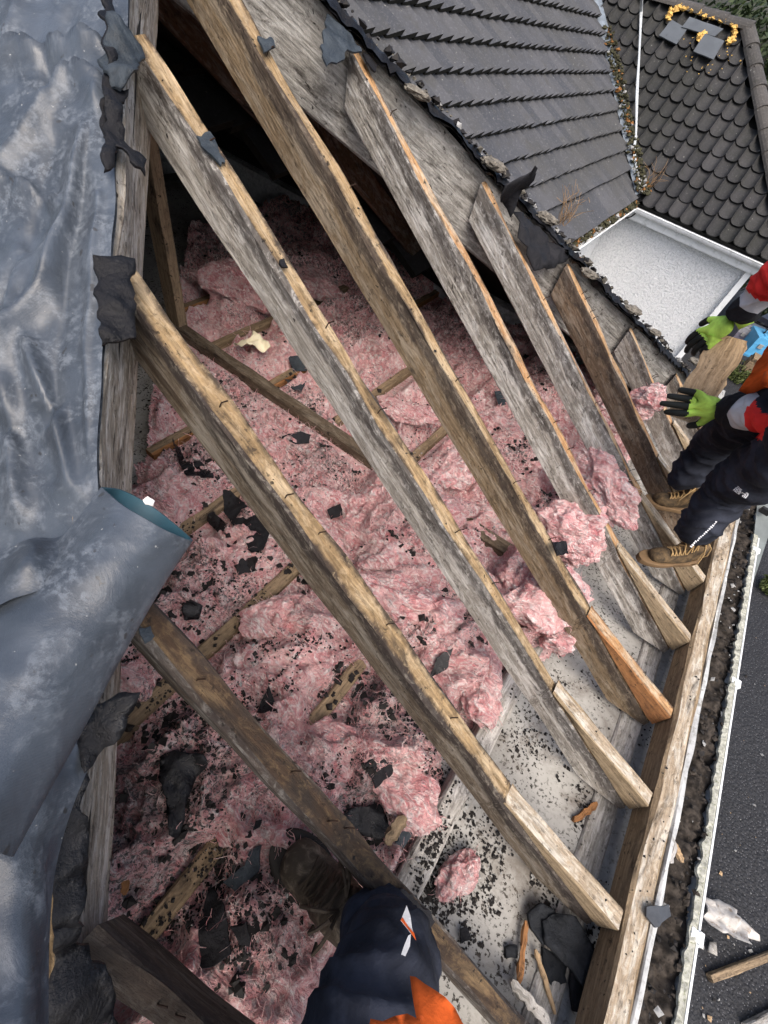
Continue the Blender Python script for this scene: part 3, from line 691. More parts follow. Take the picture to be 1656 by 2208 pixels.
shards = [
 ([(481, 1056), (500, 1062), (521, 1086), (576, 1136), (586, 1151), (571, 1191), (546, 1196), (491, 1116)], M_FELTD, 'broad charcoal felt shard lying over a wet strip between two rafters'),
 ([(454, 1111), (470, 1106), (562, 1205), (556, 1231), (546, 1226), (456, 1126)], M_FELTW, 'long wet black felt strip left of the broad charcoal shard'),
 ([(490, 1171), (556, 1231), (536, 1236), (516, 1241)], M_FELTD, 'small mossy felt corner below the long wet strip'),
 ([(371, 971), (401, 1001), (431, 996), (454, 1021), (441, 1036), (401, 1031), (386, 1001)], M_FELTW, 'tattered wet soot piece beside the bare orange joist'),
 ([(596, 946), (647, 931), (697, 956), (637, 958)], M_FELTD, 'grey pointed felt scrap against the binder'),
 ([(621, 775), (652, 768), (662, 805), (632, 802)], M_FELTB, 'blue black felt scrap beside the pale grey rafter in the shade'),
 ([(616, 825), (662, 828), (652, 852), (632, 845)], M_FELTB, 'blue grey felt scrap on the wool just right of the binder'),
 ([(391, 1301), (411, 1286), (436, 1301), (426, 1326), (396, 1326)], M_FELTW, 'glossy black lump near the rim of the membrane roll'),
 ([(704, 1096), (732, 1083), (737, 1106), (712, 1116)], M_FELTD, 'small square black felt bit in the trough between two rafters'),
 ([(584, 1485), (604, 1543), (556, 1540)], M_FELTW, 'black triangular felt shard on the wool right of the rust brown rafter'),
 ([(351, 1635), (381, 1623), (441, 1630), (451, 1650), (426, 1676), (406, 1731), (401, 1771), (386, 1811), (366, 1801), (361, 1721), (346, 1681)], M_FELTW, 'large wet crumpled felt heap shining at its top beside the hip board'),
 ([(551, 1786), (566, 1778), (561, 1796), (546, 1801)], M_FELTD, 'tiny grey felt tab above the bent felt piece'),
 ([(544, 1836), (566, 1823), (569, 1876), (511, 1924), (496, 1901), (536, 1866)], M_FELTB, 'bent elbow shaped grey felt piece left of the boot toe'),
 ([(471, 1916), (486, 1956), (506, 2061), (471, 2087), (436, 2092), (431, 2016), (451, 1951)], M_FELTD, 'large leaf shaped black felt shard on the near wool'),
 ([(506, 1979), (536, 1976), (551, 2019), (521, 2026)], M_FELTD, 'small rectangular felt shard right of the leaf shaped one'),
 ([(730, 1760), (756, 1737), (808, 1730), (821, 1760), (831, 1799), (805, 1808), (769, 1799), (743, 1776)], M_FELTW, 'lumpy black felt piece half under the rust brown rafter'),
 ([(847, 1802), (873, 1786), (896, 1766), (886, 1799), (866, 1825), (850, 1815)], M_FELTB, 'two toned grey felt chip on the wool edge above the dark rafter'),
 ([(987, 2000), (1000, 1995), (1010, 2020), (990, 2032)], M_FELTD, 'small black felt chip leaning on the rust brown rafter near the leg'),
 ([(420, 1010), (450, 1000), (460, 1035), (432, 1040)], M_FELTD, 'dull felt crumb beside the tattered soot piece'),
 ([(940, 1415), (975, 1395), (960, 1440), (925, 1460)], M_FELTW, 'black scrap under the pale grey rafter beside clean wool'),
 ([(780, 1640), (830, 1600), (838, 1660), (800, 1690)], M_FELTD, 'sooty felt scrap in the dirty wool between two rafters'),
 ([(1065, 850), (1095, 845), (1100, 875), (1075, 880)], M_FELTB, 'blue grey felt square on wool between ochre and streaked rafters'),
 ([(1180, 1170), (1210, 1168), (1213, 1195), (1190, 1200)], M_FELTW, 'black chip perched on the ochre rafter by the torn wool flap'),
]
for i, (poly, m, lab) in enumerate(shards):
    if i == 22: sf = lambda a, b: raf(a, b, .012)
    else: sf = fl
    big = i in (10, 15, 7)
    o = patch('felt_shard', poly, sf, m, thick=.005, crum=.011 if big else .004, lift=.024 if big else .019, res=.010, seed=i * 3 + 1, conform=.45)
    tag(o, lab, 'felt shard', 'broken pieces of roofing felt')
slates = [
 ([(1168, 2041), (1219, 2076), (1219, 2117), (1194, 2132), (1168, 2097)], 0, 'grey slate piece lowest in the heap by the eave plate'),
 ([(1138, 1970), (1163, 1945), (1194, 1965), (1174, 2011), (1168, 2036), (1143, 2001)], .03, 'pointed slate leaning at the upper left of the slate heap'),
 ([(1168, 1985), (1194, 1970), (1239, 1975), (1285, 2056), (1305, 2097), (1295, 2147), (1264, 2132), (1174, 2036)], .045, 'large broken tongue shaped slate on top of the heap by the eave plate'),
 ([(1088, 2041), (1110, 2036), (1113, 2066), (1090, 2066)], 0, 'small square slate chip left of the slate heap'),
 ([(1225, 2080), (1262, 2120), (1270, 2190), (1235, 2180)], .005, 'dark slate slab lying below the tongue shaped slate'),
]
for i, (poly, up, lab) in enumerate(slates):
    o = patch('slate_piece', poly, lambda a, b: atz(a, b, ZC + .008 + up), M_SLATED if i != 4 else M_FELTD, thick=.012, crum=.008, lift=.005, res=.012, seed=40 + i)
    tag(o, lab, 'slate piece', 'broken slates on the ceiling')
o = patch('slate_piece', [(1391, 1955), (1441, 1950), (1446, 1975), (1411, 2000), (1391, 1975)], lambda a, b: atz(a, b, -1.435), M_SLATE, thick=.008, crum=.002, lift=.004, seed=50)
tag(o, 'grey slate shard lying across the eave plate and gutter', 'slate piece')
def splinter(a, b, z, w, lab, m=M_SPLIT, zfun=None):
    pa, pb_ = (atz(*a, z), atz(*b, z)) if zfun is None else (zfun(*a), zfun(*b))
    mb = MB(); d = (pb_ - pa); L = d.length; d.normalize(); s = d.cross(Vector((0, 0, 1))).normalized(); n = 10; P = []; G = []
    SEED[0] += 1
    for i in range(n + 1):
        t_ = i / n; k = w * .8 * (1 - abs(2 * t_ - 1) ** 9 * .6); j = [random.uniform(-.15, .15) * w for _ in range(4)]
        c = pa + d * (L * t_)
        P.append([c - s * (k / 2 + j[0]), c + s * (k / 2 + j[1]), c + s * (k / 2 + j[2]) + Vector((0, 0, w * .5)), c - s * (k / 2 + j[3]) + Vector((0, 0, w * .6))])
        G.append([Vector((L * t_ + SEED[0], x, y)) for x, y in ((0, 0), (w, 0), (w, w), (0, w))])
    mb.grid(P, closed=True, gs=[g for r in G for g in r]); mb.f += [(3, 2, 1, 0), tuple(n * 4 + k for k in range(4))]; mb.m += [0, 0]
    return tag(link('wood_splinter', mb, m), lab, 'wood splinter', 'wood splinters')
splinter((1133, 1985), (1116, 2122), ZC + .02, .018, 'long reddish splinter leaning left of the slate heap', M_JORNG)
splinter((1153, 2046), (1196, 2185), ZC + .02, .014, 'thin tan splinter below the slate heap')
splinter((1234, 1771), (1285, 1733), ZC + .005, .022, 'short chunky splinter on the speckled ceiling between two sprockets', M_JORNG)
splinter((1451, 1819), (1469, 1860), -1.505, .018, 'yellow splinter stuck in the gutter muck')
splinter((1098, 2112), (1180, 2208), ZC + .06, .03, 'grey white painted batten piece at the bottom edge', M_GREYW)
splinter((815, 775), (868, 760), -1.50, .012, 'thin pale straw stick on the wool in the shade')
splinter((283, 1840), (270, 1930), -1.52, .02, 'brown stub beside the hip board in sooty wool', M_JORNG)
splinter((830, 1820), (870, 1760), -1.50, .035, 'split brown timber offcut under the grey felt chip', M_JOIST)
splinter((1440, 1860), (1452, 1815), -1.505, .02, 'grey sliver lying in the gutter muck', M_GREYW)
splinter((1060, 2165), (1080, 2208), ZC + .07, .03, 'bright broken splinter end on the rust brown rafter')
# cream crumpled paper
o = patch('crumpled_paper', [(508, 762), (530, 745), (552, 738), (580, 752), (585, 772), (572, 780), (548, 770), (525, 775)], fl, plain('cream paper', (.86, .78, .56), .8, .15), thick=.003, crum=.035, lift=.05, res=.012, seed=77)
tag(o, 'cream crumpled paper lump on the wool beyond the binder', 'crumpled paper')

# ------------------------------------------------------------------ felt left on hips and roof edge
def hf(o): return lambda a, b: raf(a, b, o)
hipfelt = [
 ([(216, -30), (240, -30), (250, 60), (243, 180), (252, 290), (244, 375), (222, 385), (224, 200)], M_FELT, .035, 'narrow black felt fringe between the membrane and the hip board at the top'),
 ([(228, 40), (258, 52), (280, 75), (306, 95), (304, 130), (296, 165), (268, 190), (240, 190), (222, 150)], M_FELTB, .05, 'wrinkled blue grey felt cap on the hip at the pale grey rafter'),
 ([(228, 185), (278, 190), (262, 250), (268, 300), (300, 330), (315, 350), (312, 385), (288, 375), (262, 330), (228, 310), (226, 250)], M_FELT, .045, 'torn black felt hanging over the hip board below the wrinkled cap'),
 ([(200, 548), (232, 545), (290, 562), (292, 590), (290, 640), (292, 735), (250, 742), (220, 745), (208, 640)], M_FELT, .06, 'curled black felt patch on the hip where the yellow topped rafter starts'),
 ([(198, 1520), (240, 1505), (300, 1490), (285, 1530), (268, 1570), (225, 1610), (180, 1660), (165, 1600)], M_FELTW, .07, 'wet black felt wrapped round the hip board below the membrane roll'),
 ([(150, 1610), (180, 1640), (190, 1760), (180, 1985), (115, 1990), (112, 1830)], M_FELTW, .05, 'long glossy bitumen strip between the membrane and the hip board'),
 ([(112, 1990), (165, 1975), (180, 2050), (240, 2110), (255, 2208), (105, 2215)], M_FELTW, .05, 'shredded tarry felt at the bottom of the hip board'),
 ([(555, 78), (585, 82), (592, 105), (570, 112)], M_FELTB, .014, 'small blue grey felt scrap nailed on the ochre rafter top'),
 ([(425, 290), (452, 284), (486, 350), (478, 356), (448, 330)], M_FELTB, .012, 'thin grey felt strip on the top edge of the pale grey rafter'),
 ([(603, 560), (612, 558), (620, 578), (608, 576)], M_FELT, .01, 'tiny black felt tab standing on the pale grey rafter'),
 ([(705, 30), (735, 55), (775, 100), (780, 112), (745, 112), (740, 130), (705, 142), (695, 105)], M_FELTB, .03, 'blue grey felt tab draped over the streaked rafter at the tile edge'),
 ([(783, 112), (815, 140), (806, 155), (790, 135)], M_FELT, .02, 'dark felt scrap right of the blue grey tab'),
 ([(860, 1915), (885, 1925), (935, 1985), (925, 2010), (890, 1990), (865, 1950)], M_FELTD, .012, 'grey felt band wrapped across the rust brown rafter beside the knee'),
 ([(300, 1355), (325, 1350), (333, 1372), (312, 1388)], M_FELTB, .012, 'small blue felt corner on the rust brown rafter under the membrane roll'),
]
for i, (poly, m, o_, lab) in enumerate(hipfelt):
    o = patch('felt_scrap', poly, hf(o_), m, thick=.005, crum=.014 if o_ > .03 else .004, lift=.0, res=.008 if o_ > .03 else .007, seed=90 + i, conform=1, rag=1.5)
    tag(o, lab, 'felt scrap', 'felt left on the roof timbers')
# black flap standing from the far hip, and the drooping sheet under it
fp = [(1075, 420), (1088, 398), (1120, 378), (1143, 366), (1150, 352), (1154, 356), (1148, 384), (1125, 408), (1108, 445), (1095, 462), (1085, 440)]
o = patch('felt_flap', fp, lambda a, b: raf(a, b, .05 + .0016 * max(0, 450 - b)), M_FELTD, thick=.004, crum=.012, lift=0, res=.022, seed=130, conform=1)
tag(o, 'black torn felt flap standing up above the tile edge', 'felt flap')
fp = [(1108, 455), (1150, 485), (1215, 545), (1228, 556), (1196, 578), (1150, 585), (1140, 560), (1120, 510)]
o = patch('felt_flap', fp, lambda a, b: raf(a, b, .03 - .0008 * max(0, b - 540)), M_FELTD, thick=.004, crum=.018, lift=0, res=.022, seed=135, conform=1)
tag(o, 'black felt sheet drooping between two rafters under the tile edge', 'felt flap')
# felt edge along the far hip
M_MORT0 = plain('mortar crumbs', (.12, .11, .09), .95, .6, 45)
mb = MB(); P = []
n = 220
for i in range(n + 1):
    x = -1.7 + (2.45) * i / n; y = x + 2.624; z = zroof(x); u = Vector((-1, 1, 0)) / 2 ** .5
    wd = .045 + .03 * nz((x * 7, 1, 1)) + .02 * nz((x * 25, 4, 1))
    row = []
    for k in range(9):
        t_ = k / 8; a = lerp(-.03 - wd * .6, .10, t_); j = .020 * nz((x * 14, k * .7, 3)) + .014 * (1 - abs(nz((x * 38, k * .5, 6))) * 2)
        row.append(Vector((x, y, z + .035 + j - (.02 * (1 - t_) ** 2) - max(0, a) * .55)) + u * (a + .016 * nz((x * 26, k, 9)) + .008 * nz((x * 80, k, 4))))
    P.append(row)
mb.grid(P); mb.grid([[p - Vector((0, 0, .008)) for p in r][::-1] for r in P])
fe_ = link('felt_edge', mb, M_FELT, smooth=True)
mb = MB()
for k in range(700):
    x = random.uniform(-1.7, .75); a = random.gauss(.02, .035); u = Vector((-1, 1, 0)) / 2 ** .5
    chip(mb, Vector((x, x + 2.624, zroof(x) + .05 - max(0, a) * .5)) + u * a, random.choice((.004, .006, .009, .014, .02)), random.choice((0, 0, 0, 2, 2, 0, 1)), .6)
link('edge_crumbs', mb, [M_GRIT, M_GRITG, M_MORT0], parent=fe_)['kind'] = 'stuff'
tag(fe_, 'ragged black felt edge running down the far hip beside the tiles', 'felt edge')
M_MORT = plain('mortar', (.17, .155, .13), .95, .6, 45, .15, 0, (.035, .03, .026))
mort = [(1065, 355, .05, 'rounded mortar lump on the tile edge above the standing flap'), (1180, 470, .05, 'pale mortar crust beside the weeds at the tile edge'), (1270, 590, .045, 'flat mortar chunk against the white wall side of the hip'), (1365, 668, .05, 'squared mortar lump with a nail sticking out'), (1412, 716, .04, 'rounded ridge mortar nub low on the far hip'),
        (1500, 780, .05, 'crumbled mortar at the foot of the far hip'), (900, 200, .04, 'mortar crumb where the tiles start above the grey boards')]
for px, py, r_, lab in mort:
    c = raf(px, py, .05); bm = bmesh.new(); bmesh.ops.create_icosphere(bm, subdivisions=3, radius=1); mb = MB()
    d1 = Vector((1, 1, -.55)).normalized()
    vs = []
    for v in bm.verts:
        p = v.co; k = 1 + .35 * fb(p, 1.8, px, 3); q = Vector((p.x, p.y, p.z * .5)) * r_ * .62 * (k + .3 * nz(p, 4, px)); vs.append(c + q + d1 * (q.dot(d1) * .8))
    mb.add(vs, [[v.index for v in f.verts] for f in bm.faces]); bm.free()
    tag(link('mortar_lump', mb, M_MORT), lab, 'mortar lump', 'mortar left along the far hip')

# ------------------------------------------------------------------ grey membrane
tarp = empty('roofing_membrane', (-.7, .1, -.55))
def bez(ctrl, nr, nc):
    """Catmull-Rom surface through a control grid"""
    def cr(a, b, c, d, t): return .5 * ((2 * b) + (c - a) * t + (2 * a - 5 * b + 4 * c - d) * t * t + (3 * b - a - 3 * c + d) * t ** 3)
    def line(pts, n):
        o = []; m = len(pts) - 1
        for i in range(n + 1):
            u = i / n * m; k = min(int(u), m - 1); t = u - k
            o.append(cr(pts[k - 1] if k else pts[0] * 2 - pts[1], pts[k], pts[k + 1], pts[k + 2] if k + 2 <= m else pts[m] * 2 - pts[m - 1], t))
        return o
    rows = [line(r, nc) for r in ctrl]
    cols = [line([r[j] for r in rows], nr) for j in range(nc + 1)]
    return [[cols[j][i] for j in range(nc + 1)] for i in range(nr + 1)]
# main sheet: covers the slope left of the near hip
def zleft(y): return -S / CS - SN * HIPC / CS * 1.0 + SN / CS * y
def seg2(x, y, a, b):
    t_ = max(0, min(1, ((x - a[0]) * (b[0] - a[0]) + (y - a[1]) * (b[1] - a[1])) / ((b[0] - a[0]) ** 2 + (b[1] - a[1]) ** 2))); return math.hypot(x - lerp(a[0], b[0], t_), y - lerp(a[1], b[1], t_))
FOLDS = [([(-60, 150), (40, 122), (100, 116), (216, 100)], 16, .040), ([(216, 168), (150, 172), (118, 205), (60, 300), (-40, 420)], 15, .034), ([(95, 125), (110, 150), (105, 200)], 14, -.03),
 ([(212, 205), (175, 330), (140, 480), (95, 640), (20, 760)], 20, .040), ([(196, 250), (150, 520), (150, 700), (110, 900)], 16, -.032), ([(120, 300), (70, 480), (0, 640)], 20, -.03), ([(-40, 395), (60, 400), (110, 430)], 12, .022),
 ([(205, 420), (190, 700), (185, 1040)], 12, .028), ([(168, 780), (160, 900), (185, 1000), (200, 1060)], 14, -.035), ([(70, 760), (120, 900), (150, 1040), (190, 1080)], 18, .034), ([(-40, 900), (40, 930), (110, 1010)], 22, -.024), ([(40, 540), (10, 800), (40, 1100)], 24, .03), ([(150, 20), (140, 60), (150, 98)], 14, -.02), ([(40, 0), (20, 80)], 20, .02)]
P = []
NA, NB_ = 300, 130
for i in range(NA + 1):
    a = -2.2 + 1.86 * i / NA                    # x where the row meets the hip
    row = []
    for j in range(NB_ + 1):
        b = -.022 + .012 * nz((a * 5, 1, 7)) + .95 * (j / NB_) ** 1.5
        x = a - b * .75; y = min(hipx(a), 1.10) - b * .8
        # folds
        z0 = zleft(y) + .03; q_ = M @ Vector((x, y, z0)); qx, qy = (q_.x / q_.z * FPX + CX, q_.y / q_.z * FPX + CY) if q_.z > .05 else (-9e3, 0)
        f = .008 * nz((a * 9, b * 9, 2)) + .003 * nz((a * 40, b * 40, 5)) + .005 * (1 - abs(nz((a * 5, b * 16 + a * 3, 4))) * 2.2)
        for poly, wd, hh in FOLDS:
            d = min(seg2(qx, qy, poly[k2], poly[k2 + 1]) for k2 in range(len(poly) - 1))
            if d < wd * 3: f += hh * math.exp(-(d / wd) ** 1.5)
        f = max(f, -.004 - .09 * max(0, b - .03))
        k = sstep(-.02, .05, b)
        z = zleft(y) + .022 + f * (.15 + .85 * k)
        row.append(Vector((x + .006 * nz((a * 9, b, 2)), y + .012 * nz((a * 11, 3, b)), z)))
    P.append(row)
mb = MB(); mb.grid(P, 0); mb.grid([[p - Vector((0, .002, .016)) for p in r][::-1] for r in P], 0)
link('sheet', mb, [M_TARP, M_TARPIN], parent=tarp, smooth=True)
# rolled flap
def D(l, dd): return [dist(q[0], q[1], e) for q, e in zip(l, dd)]
rows = [
 [(218, 1050), (262, 1088), (312, 1118), (364, 1147), (416, 1166), (372, 1125), (318, 1085), (262, 1056)],
 [(140, 1150), (190, 1180), (245, 1215), (300, 1245), (345, 1275), (310, 1235), (250, 1195), (190, 1160)],
 [(40, 1240), (100, 1290), (160, 1350), (215, 1390), (262, 1420), (215, 1370), (150, 1310), (95, 1265)],
 [(-60, 1350), (0, 1420), (70, 1480), (130, 1530), (190, 1555), (130, 1500), (70, 1440), (0, 1380)],
 [(-140, 1480), (-80, 1560), (0, 1620), (60, 1660), (110, 1700), (60, 1640), (0, 1580), (-70, 1520)],
 [(-200, 1650), (-140, 1720), (-80, 1780), (-20, 1830), (30, 1845), (-20, 1790), (-80, 1730), (-150, 1680)]]
dd = [.72, .665, .645, .655, .70, .745, .76, .75]
ctrl = []
for i, r_ in enumerate(rows):
    q = D(r_, [e - .012 * i for e in dd]); ctrl.append(q + [q[0]])
G = bez(ctrl, 90, 96)
for i, r_ in enumerate(G):
    for j, p in enumerate(r_):
        u = p.normalized(); r_[j] = p - u * (.004 * (1 - abs(nz(p, 12, 3)) * 2) + .010 * nz(p, 5, 1) + .0015 * nz(p, 35, 2)) * min(1, (i + 4) / 14)
mb = MB(); mb.grid(G, 0); c0 = sum((p for p in G[0]), Vector()) / len(G[0])
inn = []
for r_ in G:
    c = sum(r_, Vector()) / len(r_); inn.append([p + (c - p).normalized() * .004 for p in r_][::-1])
mb.grid(inn, 1); mb.grid([G[0], inn[0][::-1]], 1)
# wrinkled sheet running from the roll back to the main sheet
link('rolled_flap', mb, [M_TARP, M_TARPIN], parent=tarp, smooth=True)
ctrl = [D([(-120, 1130), (-20, 1185), (70, 1160), (140, 1150), (215, 1060)], [.78, .74, .71, .72, .75]),
        D([(-130, 1180), (-20, 1235), (50, 1210), (115, 1205), (190, 1140)], [.74, .69, .665, .675, .70]),
        D([(-180, 1260), (-60, 1320), (30, 1290), (90, 1270), (160, 1230)], [.73, .68, .66, .66, .68])]
G = bez(ctrl, 30, 60)
for r_ in G:
    for j, p in enumerate(r_): r_[j] = p - p.normalized() * (.010 * (1 - abs(nz(p, 16, 8)) * 2))
mb = MB(); mb.grid(G, 0); mb.grid([[p + p.normalized() * .004 for p in r_][::-1] for r_ in G], 1); link('fold', mb, [M_TARP, M_TARPIN], parent=tarp, smooth=True)
# lower skirt, under the roll
ctrl = [D([(-160, 1560), (-20, 1560), (110, 1560), (240, 1560)], [.80, .78, .78, .80]),
        D([(-160, 1700), (-20, 1700), (90, 1700), (172, 1700)], [.78, .75, .75, .79]),
        D([(-160, 1850), (-20, 1850), (70, 1850), (125, 1850)], [.77, .73, .74, .79]),
        D([(-160, 2020), (-20, 2020), (60, 2010), (108, 2000)], [.76, .73, .73, .79]),
        D([(-160, 2350), (-20, 2330), (60, 2300), (104, 2300)], [.76, .73, .73, .79])]
G = bez(ctrl, 80, 60)
for r_ in G:
    for j, p in enumerate(r_): r_[j] = p - p.normalized() * (.016 * (1 - abs(nz((p.x * 4 + p.z * 6, p.y * 9, p.z * 4), 1, 8)) * 2) + .007 * nz(p, 25, 3))
mb = MB(); mb.grid(G, 0); mb.grid([[p + p.normalized() * .004 for p in r_][::-1] for r_ in G], 1); link('skirt', mb, [M_TARP, M_TARPIN], parent=tarp, smooth=True)
tag(tarp, 'wet grey blue roofing membrane draped over the hip with a rolled back flap', 'membrane')
# paper crumb on the roll
o = patch('plaster_crumb', [(308, 1078), (318, 1070), (334, 1080), (330, 1092), (314, 1088)], lambda a, b: dist(a, b, .70), plain('plaster', (.7, .68, .66), .9, .2), thick=.008, crum=.012, lift=0, res=.003, seed=201, rag=1.6)
tag(o, 'white plaster crumb on the rim of the membrane roll', 'plaster crumb')

# ------------------------------------------------------------------ own house shell: slopes behind, walls
def sheet(name, pts, thick, mat, parent=None):
    pts = [Vector(p) for p in pts]; n = (pts[1] - pts[0]).cross(pts[2] - pts[0]).normalized()
    mb = MB(); k = len(pts); mb.add(pts + [p - n * thick for p in pts], [tuple(range(k)), tuple(range(2 * k - 1, k - 1, -1))] + [(i, k + i, k + (i + 1) % k, (i + 1) % k) for i in range(k)])
    return link(name, mb, mat, parent=parent)
own = empty('stripped_house', (-1.5, 1.1, ZG))
APX = (-1.512, 1.112, zroof(-1.512))
def zfar(y): return zroof(y - 2.624)
sheet('near_slope', [(-1.512, 1.112, APX[2] - .01), (-5, 1.112, APX[2] - .01), (-5, -1.3, zleft(-1.3) - .01), (.9, -1.3, zleft(-1.3) - .01)], .05, M_DARK, own)
sheet('far_slope', [(-1.512, 1.112, APX[2] - .012), (.83, 3.454, zfar(3.454) - .012), (-5, 3.454, zfar(3.454) - .012), (-5, 1.112, APX[2] - .012)], .03, M_DARK, own)
mb = MB()
mb.box((.72, 1.05, -2.76), .2, 4.5, 2.16); mb.box((-1.9, -1.1, -2.76), 5.0, .2, 2.16); mb.box((-2.2, 3.2, -2.63), 5.6, .2, 2.42); mb.box((-4.9, 1, -2.0), .1, 4.2, 4.0)
link('wall', mb, M_WALL, parent=own)
mb = MB(); mb.box((.885, 1.1, -1.668), .13, 4.6, .012); link('soffit', mb, M_WHITED, parent=own)
tag(own, 'bungalow whose stripped roof face is open, seen from inside its loft', 'house')
# jack rafters of the far slope, in the dark
for k, x in enumerate((-.6, -1.05, -1.5, -1.95)):
    mb = MB(); ys = max(1.15, x + 2.66)
    timber(mb, (x, ys), (x, 3.3), .045, lambda s: zfar(ys + s) - .045, lambda s: max(zfar(ys + s) - .17, ZC), n=12, jit=.002)
    tag(link('loft_rafter', mb, [M_DARKW, M_DARKW]), 'dark rafter under the far slope deep inside the loft', 'rafter', 'dark rafters under the far slope')

# ------------------------------------------------------------------ tiled main roof behind
def tiles(mb, O, e, u, rows, gauge, width, a0, a1, keep, style, first=None):
    nrm = e.cross(u).normalized()
    if nrm.z < 0: nrm = -nrm
    for r in range(rows):
        b0 = 0 if r == 0 else (first or gauge) + (r - 1) * gauge
        b1 = (first or gauge) + r * gauge + .05
        n = int((a1 - a0) / width)
        sh = (r % 2) * .5 * width if style == 'flat' else 0
        for c in range(n):
            a = a0 + c * width + sh
            if not keep(a + width / 2, (b0 + b1) / 2): continue
            if style == 'flat':
                j = [random.uniform(-.004, .004) for _ in range(4)]; lo, hi = .036, .092; t_ = .042
                q = lambda A_, B_, H: O + e * A_ + u * B_ + nrm * H
                bj = random.uniform(-.006, .006)
                tp = [q(a, b0 + bj, lo + j[0] + .008), q(a + width * .985, b0 + bj, hi + j[1]), q(a + width * .985, b1, hi - .070), q(a, b1, lo - .028)]
                bt = [p - nrm * t_ for p in tp]
                mb.add(tp + bt, [(0, 1, 2, 3), (0, 4, 5, 1), (1, 5, 6, 2), (3, 7, 4, 0)], [0, 1, 1, 1])  # butt and side faces: dark moss plus the painted shadow line of each course
            else:
                K = 8; j = random.uniform(-.007, .007); bj = random.uniform(-.016, .016)
                top = []; bot = []; back = []
                for k in range(K + 1):
                    w_ = k / K; h = .058 * abs(2 * w_ - 1) ** 3.2
                    base = O + e * (a + width * w_)
                    top.append(base + u * (b0 + bj) + nrm * (h + .030 + j)); bot.append(base + u * (b0 + bj + .004) + nrm * (h + .012 + j)); back.append(base + u * b1 + nrm * (h * .9 + .0 + j))
                m = K + 1
                mb.add(top + bot + back, [(k, k + 1, 2 * m + k + 1, 2 * m + k) for k in range(K)] + [(m + k, m + k + 1, k + 1, k) for k in range(K)])
uL = Vector((-CS, 0, SN)); OL = Vector((-1.10, 0, -1.525 - .03))
main = empty('main_house', (-3, 7, ZG))
mb = MB()
def keepL(a, b):
    x = -1.10 - b * CS
    return a > x + 4.2 and a < 7.90 + (x + 1.1) * (-1.55 / 1.758) - .04
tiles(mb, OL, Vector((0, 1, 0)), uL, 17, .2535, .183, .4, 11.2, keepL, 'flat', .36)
link('left_roof_tiles', mb, [M_TILE, plain('shaded mossy tile edge', (.022, .021, .016), .95, .5, 40)], parent=main)
def zL(x): return -1.555 + (-(x + 1.10)) * SN / CS - .012
sheet('left_roof_deck', [(-1.12, 3.2, zL(-1.12)), (-1.12, 7.9, zL(-1.12)), (-4.6, 10.9, zL(-4.6)), (-4.6, -.3, zL(-4.6))], .05, M_GAP, main)
P37 = math.atan2(.60710775, .79461952)
uR = Vector((0, .7946, .6071)); OR_ = Vector((0, 7.85, -1.545 - .02))
def keepR(a, b):
    y = 7.85 + b * .7946; return a > -1.02 - (y - 7.85) * 1.758 / 1.55 and a < .92 - (y - 7.85) and y < 10.0
mb = MB(); tiles(mb, OR_, Vector((1, 0, 0)), uR, 11, .247, .178, -4.2, 1.1, keepR, 'pan')
link('right_roof_tiles', mb, M_PANT, parent=main)
def zR(y): return OR_.z + (y - 7.85) * .764 - .012
sheet('right_roof_deck', [(-1.1, 7.87, zR(7.87)), (.92, 7.87, zR(7.87)), (-1.19, 9.98, zR(9.98)), (-4, 10.6, zR(10.0)), (-3.5, 9.98, zR(9.98))], .05, M_GAP, main)
# hip-end slope facing right and ridge tiles
uE = Vector((-.7946, 0, .6071)); OE = Vector((.95, 0, OR_.z))
mb = MB(); tiles(mb, OE, Vector((0, 1, 0)), uE, 11, .247, .178, 7.9, 12.2, lambda a, b: b * .7946 < min(a - 7.88, 12.15 - a), 'pan'); link('end_roof_tiles', mb, M_PANT, parent=main)
sheet('end_roof_deck', [(.95, 7.85, OR_.z - .015), (.95, 12.15, OR_.z - .015), (-1.2, 10.0, zR(10.0) - .01)], .05, M_GAP, main)
def halfround(mb, A_, B_, r, seg):
    A_, B_ = Vector(A_), Vector(B_); d = (B_ - A_); L = d.length; d.normalize(); s = d.cross(Vector((0, 0, 1))).normalized(); up = s.cross(d)
    n = max(1, int(L / seg))
    for i in range(n):
        a = A_ + d * (L * i / n); b = A_ + d * (L * (i + 1) / n + .03); P = []
        for (p, rr, h) in ((a, r * 1.04, .012), (b, r * .97, 0), ):
            P.append([p + s * (math.cos(t_) * rr) + up * (math.sin(t_) * rr * .8 + h) for t_ in [math.pi * k / 10 for k in range(11)]])
        mb.grid(P); mb.grid([[p - up * .014 for p in P[0]], P[0]])
mb = MB(); halfround(mb, (.98, 7.83, OR_.z + .02), (-1.2, 10.0, zR(10.0) + .04), .115, .30); halfround(mb, (-1.15, 10.0, zR(10.0) + .04), (-4.0, 10.05, zR(10.0) + .04), .115, .32)
link('hip_ridge_tiles', mb, mk_tile('ridge tile', (.05, .047, .044), (.085, .078, .072), (.04, .038, .032)), parent=main)
# valley lead
mb = MB(); P = []
va, vb_ = Vector((-1.05, 7.84, -1.50)), Vector((-4.0, 10.44, .42))
for i in range(61):
    p = va.lerp(vb_, i / 60); s = Vector((1, 1.1, 0)).normalized(); P.append([p + s * a + Vector((0, 0, h + .012 * nz((i * .4, a * 9, 1)))) for a, h in ((-.09, .03), (-.03, .055), (.03, .06), (.07, .035), (.10, .02))])
mb.grid(P, 0); link('valley_lead', mb, M_LEAD, parent=main, smooth=True)
